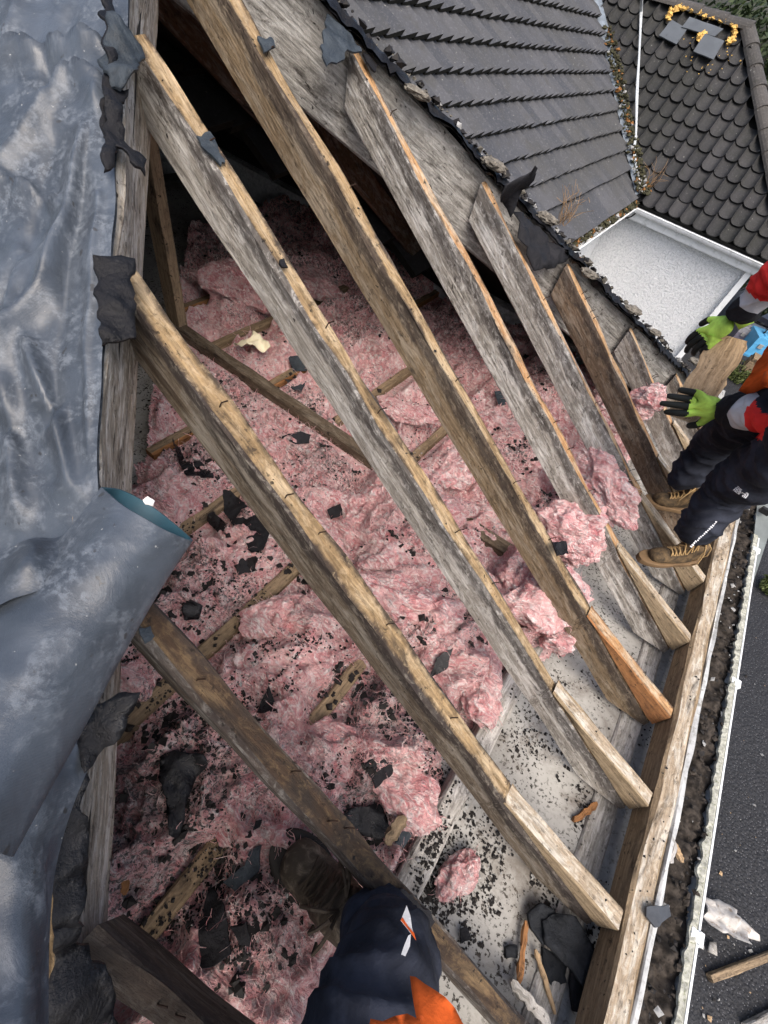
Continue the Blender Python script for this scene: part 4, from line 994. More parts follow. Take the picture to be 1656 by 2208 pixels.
# walls, fascias, gutters of the main house
WX = .636
mb = MB()
mb.box((WX / 2 - 1.5, 10.05, (ZG - 1.62) / 2), WX + 3.0, 4.0, -1.62 - ZG)
mb.box((-2.65, 5.9, (ZG - 1.62) / 2), 2.7, 4.3, -1.62 - ZG)
link('wall', mb, M_WALL, parent=main)
mb = MB(); mb.box((WX + .03, 8.02, (ZG - 1.66) / 2), .075, .09, -1.66 - ZG); link('downpipe', mb, M_WHITE, parent=main)
mb = MB(); mb.box((-.05, 7.935, -1.665), 2.05, .03, .17); mb.box((-.05, 8.0, -1.755), 2.05, .14, .012); link('fascia', mb, M_WHITE, parent=main)
def gutter_half(mb, A_, B_, r, side):
    A_, B_ = Vector(A_), Vector(B_); s = Vector(side)
    for q, rev in ((1.0, False), (.9, True)):
        P = [[p + s * (math.cos(a) * r * q) + Vector((0, 0, math.sin(a) * r * q)) for a in [math.pi + math.pi * k / 10 for k in range(11)]] for p in (A_, B_)]
        mb.grid([x[::-1] for x in P] if rev else P)
    for sg in (-1, 1):
        mb.tube([A_ + s * sg * r * .96 + Vector((0, 0, .002)), B_ + s * sg * r * .96 + Vector((0, 0, .002))], .009, 6)
mb = MB(); gutter_half(mb, (-1.05, 7.86, -1.60), (1.0, 7.86, -1.60), .062, (0, -1, 0)); mb.box((-.05, 7.86, -1.612), 2.05, .09, .01); link('right_gutter', mb, M_WHITE, parent=main)
mb = MB(); gutter_half(mb, (-1.06, 3.3, -1.60), (-1.06, 7.82, -1.60), .05, (1, 0, 0)); link('left_gutter', mb, M_WHITE, parent=main)
mb = MB(); mb.box((-1.13, 5.6, -1.66), .03, 4.6, .16); mb.box((-1.22, 5.6, -1.74), .2, 4.6, .012); link('left_fascia', mb, M_WHITE, parent=main)
# moss heaped in the left gutter and valley
mb = MB()
for i in range(1500):
    if i < 700: c = Vector((-1.075 + random.uniform(-.05, .05), random.uniform(4.3, 7.8), -1.56 + random.uniform(-.02, .035)))
    else: t_ = random.random() ** 1.6; c = va.lerp(vb_, t_ * .62) + Vector((random.uniform(-.07, .09), random.uniform(-.08, .08), .06 + random.uniform(0, .03)))
    chip(mb, c, random.choice((.012, .018, .026, .034)), 1 if random.random() < .1 else (2 if random.random() < .12 else 0), .8)
link('moss', mb, [M_MOSS, M_GRITG, plain('dead leaf', (.22, .10, .03), .9, .4, 30)], parent=main)['kind'] = 'stuff'
tag(main, 'house behind with two dark tiled roofs meeting at a valley, white roughcast wall', 'house')
mb = MB(); c = atx(1258, 500, -1.14); c = aty(1264, 492, 5.35)
mb.box((-1.02, 5.42, -1.72), .17, .012, .12)
tag(link('loose_board', mb, M_JORNG), 'small brown board hanging under the far eave against the white wall', 'board')

# slate repair patch with yellow foam on the right roof
nR = Vector((0, -.6071, .7946)); cR = OR_.dot(nR)
def onR(px, py, o=.05): return hit(px, py, nR, cR + o)
for i, (poly, lab) in enumerate([([(1421, 76), (1459, 95), (1482, 62), (1448, 42)], 'left repair slate of the patch edged with yellow foam'), ([(1470, 58), (1541, 78), (1560, 62), (1487, 36)], 'wide upper repair slate under the line of yellow foam'),
        ([(1495, 110), (1538, 128), (1562, 88), (1520, 72)], 'lower right repair slate below the yellow foam')]):
    o = patch('repair_slate', poly, lambda a, b: onR(a, b, .085 + .012 * i), plain('new slate', (.085, .095, .105), .45, .15, 6), thick=.012, crum=.0, lift=0, res=.06, seed=300 + i, rag=.08)
    tag(o, lab, 'slate', 'repair slates on the far roof')
def bead(path):
    mb = MB()
    for k in range(len(path) - 1):
        for s in range(22):
            a = lerp(path[k][0], path[k + 1][0], s / 22) + random.uniform(-4, 4); b = lerp(path[k][1], path[k + 1][1], s / 22) + random.uniform(-4, 4)
            chip(mb, onR(a, b, .09), random.uniform(.014, .042), 0, .7)
    return mb
mb = bead([(1505, 88), (1512, 76), (1518, 70)])
tag(link('foam_bead', mb, M_FOAM), 'short yellow foam dab between the two lower repair slates', 'foam bead')
mb = bead([(1440, 40), (1448, 22), (1465, 14), (1490, 20), (1515, 30), (1545, 40), (1575, 46), (1585, 60), (1582, 80), (1568, 92)])
fbead = link('foam_bead', mb, M_FOAM)
mb = MB()
for k in range(40): chip(mb, onR(random.uniform(1470, 1600), random.uniform(60, 160), .07), random.uniform(.006, .016), 0, .6)
link('foam_crumbs', mb, M_FOAM, parent=fbead)['kind'] = 'stuff'
tag(fbead, 'long crumbly yellow foam bead along the top of the repair slates', 'foam bead')

# cable
mb = MB()
for off in (0, 3):
    pts = [onR(x + off * (1 if i % 2 else .3), y, .12 + (.9 if i == 0 else .0)) for i, (x, y) in enumerate([(1384, -60), (1381, 20), (1378, 110), (1372, 200), (1371, 280), (1366, 330), (1374, 370), (1380, 410)])]
    # smooth
    q = bez([pts, pts], 1, 40)[0]; mb.tube(q, .011, 6)
tag(link('cable', mb, plain('grey cable', (.5, .53, .54), .5, .1)), 'pale grey twin cable lying down the roof valley to the gutter corner', 'cable')
mb = MB(); q = bez([[dist(x, y, 8.15) for x, y in [(1378, 405), (1380, 440), (1368, 462), (1350, 470), (1338, 462), (1338, 448), (1345, 440)]]] * 2, 1, 40)[0]; mb.tube(q, .009, 6)
tag(link('cable_loop', mb, M_BLACK), 'black cable loop dangling at the inner gutter corner', 'cable')
# dry weeds
def weed(px0, py0, n, h, lab, fun):
    mb = MB()
    for i in range(n):
        b = fun(px0 + random.uniform(-14, 14), py0 + random.uniform(-8, 8)); d = Vector((random.uniform(-.6, .6), random.uniform(-.6, .3), 1)); pts = []; q = b
        for k in range(6): pts.append(q); q = q + d.normalized() * h / 5 * random.uniform(.6, 1.2); d += Vector((random.uniform(-.5, .5), random.uniform(-.5, .5), random.uniform(-.4, .1)))
        mb.tube(pts, [.003, .003, .0026, .0022, .002, .0015], 4)
    tag(link('dry_weed', mb, plain('dry stems', (.30, .19, .10), .9, .4)), lab, 'weed', 'dry weeds growing on the roofs')
weed(1215, 480, 22, .38, 'dry brown weed tuft at the lower edge of the flat tiles', lambda a, b: hit(a, b, NR, -1.86))
weed(1395, 400, 14, .34, 'wiry dry weed at the gutter corner beside the cable', lambda a, b: onR(a, b, .05))

# ------------------------------------------------------------------ ground and things on it
mb = MB(); n = 60; P = [[Vector((-60 + 120 * i / n, -60 + 160 * j / n, ZG)) for i in range(n + 1)] for j in range(n + 1)]; mb.grid([r[::-1] for r in P][::-1]); mb.f = [f[::-1] for f in mb.f]
g = struct(link('ground', mb, M_ASPH))
def onG(px, py, h=0): return atz(px, py, ZG + h)
def ground_stick(a, b, w, lab, m=M_GREYW):
    pa, pb_ = onG(*a), onG(*b); mb = MB(); timber(mb, pa, pb_, w, ZG + .055, ZG + .006, n=10, jit=.002)
    tag(link('loose_timber', mb, [m, m]), lab, 'timber', 'loose timbers on the tarmac')
ground_stick((1523, 2107), (1690, 2045), .045, 'thin grey batten lying on the black tarmac', M_JOIST)
ground_stick((1600, 2215), (1700, 2165), .05, 'second pale batten end on the tarmac in the bottom right corner', M_GREYW)
o = patch('crushed_bag', [(1512, 1932), (1545, 1945), (1575, 1972), (1605, 2003), (1623, 2027), (1590, 2028), (1552, 2016), (1526, 2002), (1510, 1975)], lambda a, b: onG(a, b, .06), plain('torn white sack', (.55, .53, .50), .8, .4, 8, .2, 0, (.2, .14, .09)), thick=.01, crum=.07, lift=.05, res=.028, seed=400, rag=1.3)
tag(o, 'torn crumpled white sack on the tarmac beside the gutter', 'sack')
mb = MB()
for i in range(90):
    q = (random.uniform(1480, 1700), random.uniform(1300, 2208)); chip(mb, onG(*q, .01), random.choice((.006, .008, .012, .022)) * random.uniform(.5, 1), random.choice((0, 1, 2, 0)), .4)
struct(link('ground_litter', mb, [M_GRITG, M_SPLIT, M_GRIT]), 'stuff')
o = patch('felt_shard', [(1528, 2030), (1545, 2032), (1540, 2060), (1526, 2052)], lambda a, b: onG(a, b, .02), M_GREYW, thick=.01, crum=.02, lift=.01, res=.06, seed=410)
tag(o, 'small greyish sheet scrap on the tarmac below the white sack', 'felt shard')
# grey leaning board beside the gutter
pa, pb_ = onG(1640, 1235), dist(1652, 1010, 2.75)
mb = MB(); 
q0, q1 = dist(1628, 1225, 2.9), dist(1612, 1235, 2.9)
A1, A2, B1, B2 = dist(1640, 1010, 3.0), dist(1705, 1010, 3.0), dist(1616, 1262, 3.1), dist(1622, 1262, 3.1)
top = [A1, A2, B2, B1]; nb = (A2 - A1).cross(B1 - A1).normalized(); mb.add(top + [p + nb * .03 for p in top], [(0, 1, 2, 3), (7, 6, 5, 4), (0, 4, 5, 1), (1, 5, 6, 2), (2, 6, 7, 3), (3, 7, 4, 0)])
o = tag(link('leaning_board', mb, plain('grey green board', (.24, .27, .27), .7, .2)), 'grey green board leaning against the gutter lip beside the worker', 'board')
mb = MB(); c = dist(1650, 1102, 2.99); mb.box(c, .045, .02, .03); link('clip', mb, M_BLACK, parent=o)

# tools on the ground at the corner
def toolbox(c, sx, sy, sz, rz, name, lab, cat, m1, m2, handle=True):
    o = empty(name, c); q = Matrix.Rotation(rz, 3, 'Z'); ax = (q @ Vector((1, 0, 0)), q @ Vector((0, 1, 0)), Vector((0, 0, 1)))
    c = Vector(c)
    mb = MB(); mb.box(c + Vector((0, 0, sz * .32)), sx, sy, sz * .64, 0, ax); mb.box(c + Vector((0, 0, sz * .1)), sx * 1.03, sy * 1.03, sz * .08, 0, ax); link('body', mb, m1, parent=o)
    mb = MB(); mb.box(c + Vector((0, 0, sz * .82)), sx * 1.02, sy * 1.02, sz * .34, 0, ax); mb.box(c + Vector((0, 0, sz * 1.0)), sx * .6, sy * .5, sz * .05, 0, ax); link('lid', mb, m2, parent=o)
    for k in (-1, 1):
        mb = MB(); mb.box(c + ax[0] * (sx * .3 * k) - ax[1] * (sy * .52) + Vector((0, 0, sz * .62)), sx * .12, sy * .05, sz * .2, 0, ax); link('latch', mb, M_GRITG, parent=o)
    if handle:
        mb = MB(); w = ax[0] * sx * .3; z = Vector((0, 0, sz)); mb.tube([c + z - w, c + z * 1.25 - w, c + z * 1.25 + w, c + z + w], sz * .05, 6); link('handle', mb, M_BLACK, parent=o)
    return tag(o, lab, cat)
M_BLUEB = plain('blue plastic', (.10, .36, .62), .4, .15); M_PURP = plain('grey purple plastic', (.17, .16, .20), .5, .25)
toolbox(onG(1632, 765), .75, .5, .42, .35, 'blue_crate', 'bright blue plastic tool crate on the tarmac beyond the worker\'s hand', 'crate', M_BLUEB, M_BLUEB)
toolbox(onG(1600, 738), .6, .45, .35, .2, 'tool_case', 'grey tool case standing beside the blue crate', 'tool case', M_PURP, plain('grey lid', (.28, .28, .30), .4, .2))
toolbox(onG(1650, 722), .6, .4, .32, -.3, 'tool_case', 'dark tool case behind the blue crate', 'tool case', M_BLACK, M_PURP)
toolbox(onG(1500, 745), .5, .4, .3, .1, 'black_tub', 'black box on the ground at the corner of the white wall', 'box', M_BLACK, M_BLACK, False)
mb = MB(); c = onG(1625, 805); mb.box(c + Vector((0, 0, .12)), .5, .35, .2); mb.box(c + Vector((0, 0, .26)), .46, .33, .06)
tag(link('timber_stack', mb, M_JOIST), 'small stack of sawn timber below the blue crate', 'timber stack')

# foliage
def leafmat(name, a, b):
    t = NT(name); col = t.mix(t.rnd(), a, b); return t.fin(col, .6, .3)
M_LEAF = leafmat('dark leaves', (.012, .022, .008), (.035, .055, .016)); M_LEAF2 = leafmat('mossy leaves', (.03, .045, .01), (.09, .11, .03)); M_BARK = plain('bark', (.06, .045, .03), .9, .4)
def leaves(mb, c, r, n, s):
    for i in range(n):
        d = Vector((random.gauss(0, 1), random.gauss(0, 1), random.gauss(0, 1))).normalized() * r * random.random() ** .33
        d.z *= .85; p = Vector(c) + d
        if fb(p, 1.6 / max(r, .3), 5, 2) < -.16: continue
        a = Vector([random.uniform(-1, 1) for _ in range(3)]).normalized(); b = a.orthogonal().normalized(); b2 = a.cross(b)
        L = s * random.uniform(.6, 1.3); mb.add([p - b * L, p + b2 * L * .45, p + b * L, p - b2 * L * .45], [(0, 1, 2, 3)])
def tree(c, h, r, lab):
    o = empty('tree', (c[0], c[1], ZG)); mb = MB(); b = Vector((c[0], c[1], ZG))
    mb.tube([b, b + Vector((.05, 0, h * .3)), b + Vector((0, .1, h * .6)), b + Vector((.05, .1, h * .9))], [.16, .13, .09, .03], 10)
    for k in range(7):
        a = k * 2.4; z = h * (.4 + .07 * k); mb.tube([b + Vector((0, .05, z)), b + Vector((math.cos(a) * r * .4, math.sin(a) * r * .4, z + .3)), b + Vector((math.cos(a) * r * .8, math.sin(a) * r * .8, z + .5))], [.06, .04, .015], 6)
    link('trunk', mb, M_BARK, parent=o); mb = MB()
    for k in range(16):
        a = random.uniform(0, 6.28); rr = r * random.uniform(.1, .75); leaves(mb, b + Vector((math.cos(a) * rr, math.sin(a) * rr, h * random.uniform(.3, .95))), r * random.uniform(.35, .6), 900, .07)
    link('crown', mb, M_LEAF, parent=o); return tag(o, lab, 'tree', 'trees behind the far roof')
tree((.9, 13.4, 0), 4.2, 2.0, 'dark leafy tree behind the top corner of the far roof'); tree((-1.6, 14.3, 0), 4.4, 1.9, 'dark tree behind the far ridge above the repair slates'); tree((2.6, 12.6, 0), 3.6, 1.4, 'dark bushy tree beyond the far hip tiles at the frame edge')
def bush(px, py, r, lab):
    c = onG(px, py); o = empty('bush', c); mb = MB()
    for k in range(5): mb.tube([c, c + Vector((random.uniform(-r, r) * .5, random.uniform(-r, r) * .5, r * .8))], [.012, .005], 5)
    link('stems', mb, M_BARK, parent=o); mb = MB()
    for k in range(5): leaves(mb, c + Vector((random.uniform(-r, r) * .6, random.uniform(-r, r) * .6, r * random.uniform(.15, .5))), r * .55, 260, .03)
    link('foliage', mb, M_LEAF2, parent=o); tag(o, lab, 'bush', 'low bushes at the far corner')
bush(1650, 690, .5, 'mossy green bush behind the tool cases'); bush(1590, 815, .35, 'low mossy bush right of the held timber'); bush(1668, 1275, .22, 'small green weed clump on the tarmac beside the leaning board')

# ------------------------------------------------------------------ people
def skinned(joints, edges, root, sub=2):
    """joints: name -> (pos, radius) ; returns evaluated mesh verts, faces"""
    names = list(joints); me = bpy.data.meshes.new('tmp'); me.from_pydata([tuple(joints[k][0]) for k in names], [(names.index(a), names.index(b)) for a, b in edges], [])
    o = bpy.data.objects.new('tmp', me); COL.objects.link(o)
    sk = o.modifiers.new('s', 'SKIN'); sk.use_smooth_shade = True
    for i, k in enumerate(names):
        r = joints[k][1]; me.skin_vertices[0].data[i].radius = r if isinstance(r, tuple) else (r, r)
        me.skin_vertices[0].data[i].use_root = (k == root)
    ss = o.modifiers.new('b', 'SUBSURF'); ss.levels = ss.render_levels = sub
    dg = bpy.context.evaluated_depsgraph_get(); ev = o.evaluated_get(dg); m2 = ev.to_mesh()
    vs = [v.co.copy() for v in m2.vertices]; fs = [tuple(p.vertices) for p in m2.polygons]; ev.to_mesh_clear()
    bpy.data.objects.remove(o); bpy.data.meshes.remove(me)
    return vs, fs
def segdist(p, a, b):
    ab = b - a; t_ = max(0, min(1, (p - a).dot(ab) / max(ab.length_squared, 1e-9))); return (p - a - ab * t_).length, t_
def person_body(name, J, E, root, mats, region, wr=.010, parent=None):
    vs, fs = skinned(J, E, root, 4)
    # fold wrinkles along each limb
    bm = bmesh.new(); bv = [bm.verts.new(v) for v in vs]; bm.verts.ensure_lookup_table()
    for f in fs:
        try: bm.faces.new([bv[k] for k in f])
        except ValueError: pass
    bm.normal_update(); nv = []
    for v in bm.verts:
        p = v.co; best = min(((segdist(p, J[a][0], J[b][0])[0] / max(.02, J[a][1] if not isinstance(J[a][1], tuple) else J[a][1][0]), a, b) for a, b in E), key=lambda q: q[0])
        d = (J[best[2]][0] - J[best[1]][0]).normalized(); al = p.dot(d)
        per = p - d * al
        w = ((1 - abs(nz((al * 15 + nz(per, 10) * 1.0, per.x * 6, per.y * 6 + per.z * 6), 1, 3))) ** 3 * 1.5 - .5) * wr * .62 + nz(p, 7, 2) * wr * .6 + ((1 - abs(nz((al * 24 + per.x * 20, per.x * 11 + al * 8, per.y * 11 + per.z * 11), 1, 5))) ** 3 * 1.2 - .4) * wr * .4
        nv.append(p + v.normal * (w if region(p, best) != 'skin' else 0))
    mi = []
    keys = list(mats)
    for f in fs:
        c = sum((vs[k] for k in f), Vector()) / len(f)
        best = min(((segdist(c, J[a][0], J[b][0])[0] * (.8 if b[0] in 'fw' else 1) / max(.02, J[a][1] if not isinstance(J[a][1], tuple) else J[a][1][0]), a, b) for a, b in E), key=lambda q: q[0]); mi.append(keys.index(region(c, best)))
    bm.free()
    mb = MB(); mb.add(nv, fs, mi); return link(name, mb, [mats[k] for k in keys], parent=parent, smooth=True)
M_NAVY = fabric('navy trousers', (.018, .021, .031), .5); M_JBLK = fabric('black jacket', (.014, .014, .016), .4); M_REFL = fabric('grey reflective band', (.46, .47, .48), .15)
M_RED = fabric('red panel', (.62, .03, .025), .2); M_ORNG = fabric('orange hi vis', (.60, .10, .015), .4); M_SKIN = plain('skin', (.5, .3, .22), .5, .15); M_HAIR = plain('hair', (.03, .02, .012), .7, .4, 60)
M_LIME = fabric('lime glove', (.38, .58, .09), .45); M_GBLK = fabric('black glove coating', (.012, .014, .012), .3, 40, .6)
M_TAN = NT('tan boot'); _t = M_TAN; _n = _t.noise(_t.coord('pos'), 25, 7, .7, .5); M_TAN = (_t.bump(_n, .6, .01), _t.fin(_t.mix(_t.ramp(_n, .35, .65), (.04, .03, .02), (.15, .10, .052)), .85, .2))[1]
_t = NT('dark boot'); _n = _t.noise(_t.coord('pos', (30, 30, 30)), 1, 7, .7, .5); _t.bump(_n, .6, .008); M_DBOOT = _t.fin(_t.mix(_t.ramp(_n, .45, .75), (.050, .040, .029), (.24, .20, .15)), .7, .3)
M_LACE = plain('laces', (.36, .24, .11), .9, .3); M_LACED = plain('dark laces', (.07, .055, .04), .9, .3); M_SOLE = plain('sole', (.16, .10, .05), .8, .3); M_SOLED = plain('dark sole', (.02, .017, .014), .7, .3)

def boot(heel, toe, parent, mat, sole_m, lace_m, shaft=None, k=1.0):
    """heel, toe: points at sole level"""
    heel, toe = Vector(heel), Vector(toe); a = (toe - heel); L = a.length; a.normalize(); up = Vector((0, 0, 1)); l = up.cross(a).normalized()
    def q(t_, h, s=0): return heel + a * (L * t_) + up * (h * k) + l * s * k
    st = [(.02, .030, .030), (.10, .037, .036), (.28, .037, .038), (.45, .038, .042), (.62, .046, .045), (.78, .049, .042), (.90, .043, .036), (.985, .026, .024)]
    J = {}; E = []
    sh = shaft if shaft is not None else up
    J['an'] = (q(.24, .10), .046 * k); J['sh'] = (q(.24, .10) + Vector(sh).normalized() * .085 * k, .052 * k)
    J['h'] = (q(.13, .045), .040 * k); J['m'] = (q(.42, .060), (.043 * k, .045 * k)); J['b'] = (q(.66, .045), (.047 * k, .040 * k)); J['t'] = (q(.90, .038), (.040 * k, .032 * k))
    E = [('h', 'an'), ('an', 'sh'), ('an', 'm'), ('m', 'b'), ('b', 't')]
    vs, fs = skinned(J, E, 'an', 2)
    vs = [Vector((v.x, v.y, max(v.z, heel.z + .012))) for v in vs]
    vs = [v + Vector((nz(v, 22, 1), nz(v, 22, 4), nz(v, 22, 7))) * .004 for v in vs]
    mb = MB(); mb.add(vs, fs); b = link('boot', mb, mat, parent=parent, smooth=True)
    P = []
    n = 28; ring = []
    for i in range(n):
        ang = 2 * math.pi * i / n; t_ = .5 - .52 * math.cos(ang); w = (.036 + .016 * sstep(.35, .75, t_)) * abs(math.sin(ang)) ** .7 * (1 if math.sin(ang) > 0 else -1)
        ring.append((t_, w))
    P = [[q(t_, 0, w * .96) for t_, w in ring], [q(t_, .010, w * 1.03) for t_, w in ring], [q(t_, .024, w * 1.02) for t_, w in ring], [q(t_, .027, w * .9) for t_, w in ring]]
    mb = MB(); mb.grid(P, closed=True); mb.f += [tuple(range(n - 1, -1, -1)), tuple(3 * n + i for i in range(n))]; mb.m += [0, 0]
    link('sole', mb, sole_m, parent=b)
    mb = MB()
    tree_ = BVHTree.FromPolygons(vs, fs)
    def on(t_, s):
        p0 = q(t_, .3, s); h = tree_.ray_cast(p0, -up); return (h[0] if h[0] is not None else q(t_, .09, s)) + up * .004
    for r in range(6):
        t_ = .36 + .05 * r; mb.tube([on(t_, -.026), on(t_ + .012, -.01) + up * .004, on(t_ + .02, .01) + up * .004, on(t_ + .035, .026)], .0032 * k, 5); mb.tube([on(t_, .026), on(t_ + .012, .01), on(t_ + .02, -.01) + up * .003, on(t_ + .035, -.026)], .0032 * k, 5)
    for s in (-1, 1):
        for z in range(3):
            p = on(.36, s * .01); dd_ = l * s * (.03 + .015 * z) + a * random.uniform(-.02, .06); mb.tube([p, p + dd_ * .5 + up * .03, p + dd_ + up * .02, p + dd_ * 1.35 - up * .015, p + dd_ * 1.1 - up * .045], .0030 * k, 5)
    link('laces', mb, lace_m, parent=b)
    return b
def glove(wrist, d, pn, curl, side, parent, k=1.0, name='glove', spread=1.0):
    """d: direction of the fingers, pn: palm normal, side: +1 thumb on +(d x pn)"""
    w = Vector(wrist); d = Vector(d).normalized(); pn = Vector(pn); pn = (pn - d * pn.dot(d)).normalized(); l = d.cross(pn).normalized() * side
    J = {}; E = []
    J['w'] = (w, (.030 * k, .024 * k)); J['p'] = (w + d * .045 * k, (.036 * k, .019 * k)); E.append(('w', 'p'))
    for i, (off, L) in enumerate(((.031, .070), (.010, .080), (-.011, .074), (-.031, .058))):
        kn = w + d * (.092 - .006 * abs(i - 1)) * k + l * off * k; J['k%d' % i] = (kn, .0125 * k); E.append(('p', 'k%d' % i))
        p = kn; ang = 0; prev = 'k%d' % i
        for s in range(3):
            ang += curl[i] * (.7, 1.0, .8)[s]; dd_ = d * math.cos(ang) + pn * math.sin(ang) + l * off * 2.5 * spread * math.cos(ang)
            p = p + dd_.normalized() * L * k * (.45, .32, .25)[s]; nm = 'f%d%d' % (i, s); J[nm] = (p, (.0108, .0098, .0082)[s] * k); E.append((prev, nm)); prev = nm
    t0 = w + d * .035 * k + l * .034 * k + pn * .010 * k; t1 = t0 + (d * .55 + l * .75 + pn * .35).normalized() * .036 * k; t2 = t1 + (d * .85 + l * .25 + pn * .5).normalized() * .034 * k
    J['t0'] = (t0, .0145 * k); J['t1'] = (t1, .0125 * k); J['t2'] = (t2, .0098 * k); E += [('p', 't0'), ('t0', 't1'), ('t1', 't2')]
    vs, fs = skinned(J, E, 'w', 2)
    mi = []
    for f in fs:
        c = sum((vs[q] for q in f), Vector()) / len(f); al = (c - w).dot(d); pp = (c - w).dot(pn)
        mi.append(1 if al > (.092 + .012 * nz(c, 60)) * k or pp > (.012) * k else 0)
    mb = MB(); mb.add(vs, fs, mi)
    # cuff
    o = link(name, mb, [M_LIME, M_GBLK], parent=parent, smooth=True)
    mb = MB(); mb.tube([w - d * .035 * k, w - d * .02 * k, w + d * .004 * k], [.037 * k, .036 * k, .033 * k], 14); link('cuff', mb, M_LIME, parent=o, smooth=True)
    return o

# --- worker at the right edge
pw = empty('person', atz(1470, 1180, -1.6))
an1 = atz(1462, 1180, -1.50); an2 = atz(1408, 1078, -1.50)      # near and far ankles (placed over the boots)
an1 = atz(1481, 1172, -1.255); an2 = atz(1462, 1052, -1.27)
kn1 = atz(1574, 1050, -.98); kn2 = atz(1545, 945, -.99)
hp1 = dist(1800, 935, 1.62); hp2 = dist(1745, 850, 1.78)
pel = (hp1 + hp2) / 2 + Vector((0, 0, .03))
ch = dist(1850, 760, 1.66); nk = dist(1850, 680, 1.70)
s1 = dist(1830, 850, 1.62); s2 = dist(1790, 590, 1.92)
e1 = dist(1690, 908, 1.74); e2 = dist(1680, 590, 2.02)
w1 = dist(1566, 880, 1.90); w2_ = dist(1585, 690, 2.12)
hd = dist(1900, 620, 1.66)
J = {'pel': (pel, (.16, .13)), 'hp1': (hp1, .105), 'kn1': (kn1, .088), 'an1': (an1, .073), 'hp2': (hp2, .105), 'kn2': (kn2, .080), 'an2': (an2, .074),
     'th1': (lerp(hp1, kn1, .5), .098), 'th2': (lerp(hp2, kn2, .5), .096), 'sh1': (lerp(kn1, an1, .5), .078), 'sh2': (lerp(kn2, an2, .5), .076),
     'sp': (lerp(pel, ch, .5), (.15, .12)), 'ch': (ch, (.17, .13)), 'nk': (nk, .06), 'hd': (hd, .095), 's1': (s1, .08), 's2': (s2, .08), 'e1': (e1, .060), 'e2': (e2, .060), 'w1': (w1, .046), 'w2': (w2_, .046), 'f1': (lerp(e1, w1, .5), .056), 'f2': (lerp(e2, w2_, .5), .056)}
E = [('pel', 'hp1'), ('hp1', 'th1'), ('th1', 'kn1'), ('kn1', 'sh1'), ('sh1', 'an1'), ('pel', 'hp2'), ('hp2', 'th2'), ('th2', 'kn2'), ('kn2', 'sh2'), ('sh2', 'an2'), ('pel', 'sp'), ('sp', 'ch'), ('ch', 'nk'), ('nk', 'hd'), ('ch', 's1'), ('s1', 'e1'), ('e1', 'f1'), ('f1', 'w1'), ('ch', 's2'), ('s2', 'e2'), ('e2', 'f2'), ('f2', 'w2')]
J = {k: (Vector(p), r) for k, (p, r) in J.items()}
def regA(p, best):
    a, b = best[1], best[2]
    if b in ('hd',): return 'skin'
    if a in ('hp1', 'hp2', 'th1', 'th2', 'kn1', 'kn2', 'sh1', 'sh2') or b in ('hp1', 'hp2'): return 'navy'
    if b in ('w1', 'w2', 'f1', 'f2'):
        e, w = (e1, w1) if b[-1] == '1' else (e2, w2_); t_ = segdist(p, Vector(e), Vector(w))[1]
        return 'black' if t_ > .60 else ('refl' if t_ > .36 else 'red')
    if b in ('e1', 'e2'): return 'red'
    if b in ('sp', 'ch') : return 'orange'
    return 'orange'
bodyA = person_body('body', J, E, 'pel', {'navy': M_NAVY, 'black': M_JBLK, 'refl': M_REFL, 'red': M_RED, 'orange': M_ORNG, 'skin': M_SKIN}, regA, .017, pw)
mb = MB(); bm = bmesh.new(); bmesh.ops.create_icosphere(bm, subdivisions=3, radius=.105); mb.add([hd + v.co * (1 + .06 * nz(v.co, 30)) + Vector((.02, 0, .03)) for v in bm.verts], [[v.index for v in f.verts] for f in bm.faces]); bm.free(); link('hair', mb, M_HAIR, parent=pw, smooth=True)
boot(atz(1498, 1212, -1.365), atz(1374, 1205, -1.375), pw, M_TAN, M_SOLE, M_LACE, (kn1 - an1), .86)
boot(atz(1482, 1105, -1.385), atz(1388, 1078, -1.39), pw, M_TAN, M_SOLE, M_LACE, (kn2 - an2), .84)
# jacket hem hanging between the arms
o = patch('vest_hem', [(1592, 842), (1612, 815), (1656, 745), (1700, 700), (1720, 800), (1660, 835), (1610, 850)], lambda a, b: dist(a, b, 1.80), M_ORNG, thick=.006, crum=.04, lift=0, res=.016, seed=500, parent=pw)
hv = (ray(1520, 870).normalized())
gl1 = glove(w1, dist(1478, 868, 1.90) - w1, (dist(1500, 860, 2.2) - dist(1500, 860, 1.9)), (.12, .08, .10, .16), 1, pw, 1.12)
gl2 = glove(w2_, dist(1530, 722, 2.12) - w2_, (dist(1545, 780, 2.3) - dist(1545, 705, 2.05)), (.5, .5, .55, .6), -1, pw, 1.12)
# marks on the trousers and glove
dg = bpy.context.evaluated_depsgraph_get()
bvA = BVHTree.FromPolygons([bodyA.data.vertices[i].co + bodyA.location + pw.location for i in range(len(bodyA.data.vertices))], [tuple(p.vertices) for p in bodyA.data.polygons])
def cast(px, py):
    r = ray(px, py).normalized(); h = bvA.ray_cast(Vector((0, 0, 0)), r); return h[0], h[1], r
M_PRINT = plain('white print', (.75, .76, .78), .6, .05)
def text_mesh(body, size):
    cu = bpy.data.curves.new('t', 'FONT'); cu.body = body; cu.size = size; cu.align_x = 'LEFT'; cu.space_line = .78; cu.extrude = .0008; cu.offset = size * .02
    o = bpy.data.objects.new('t', cu); COL.objects.link(o); dg = bpy.context.evaluated_depsgraph_get(); m = bpy.data.meshes.new_from_object(o.evaluated_get(dg))
    vs = [v.co.copy() for v in m.vertices]; fs = [tuple(p.vertices) for p in m.polygons]; bpy.data.objects.remove(o); bpy.data.curves.remove(cu); bpy.data.meshes.remove(m); return vs, fs
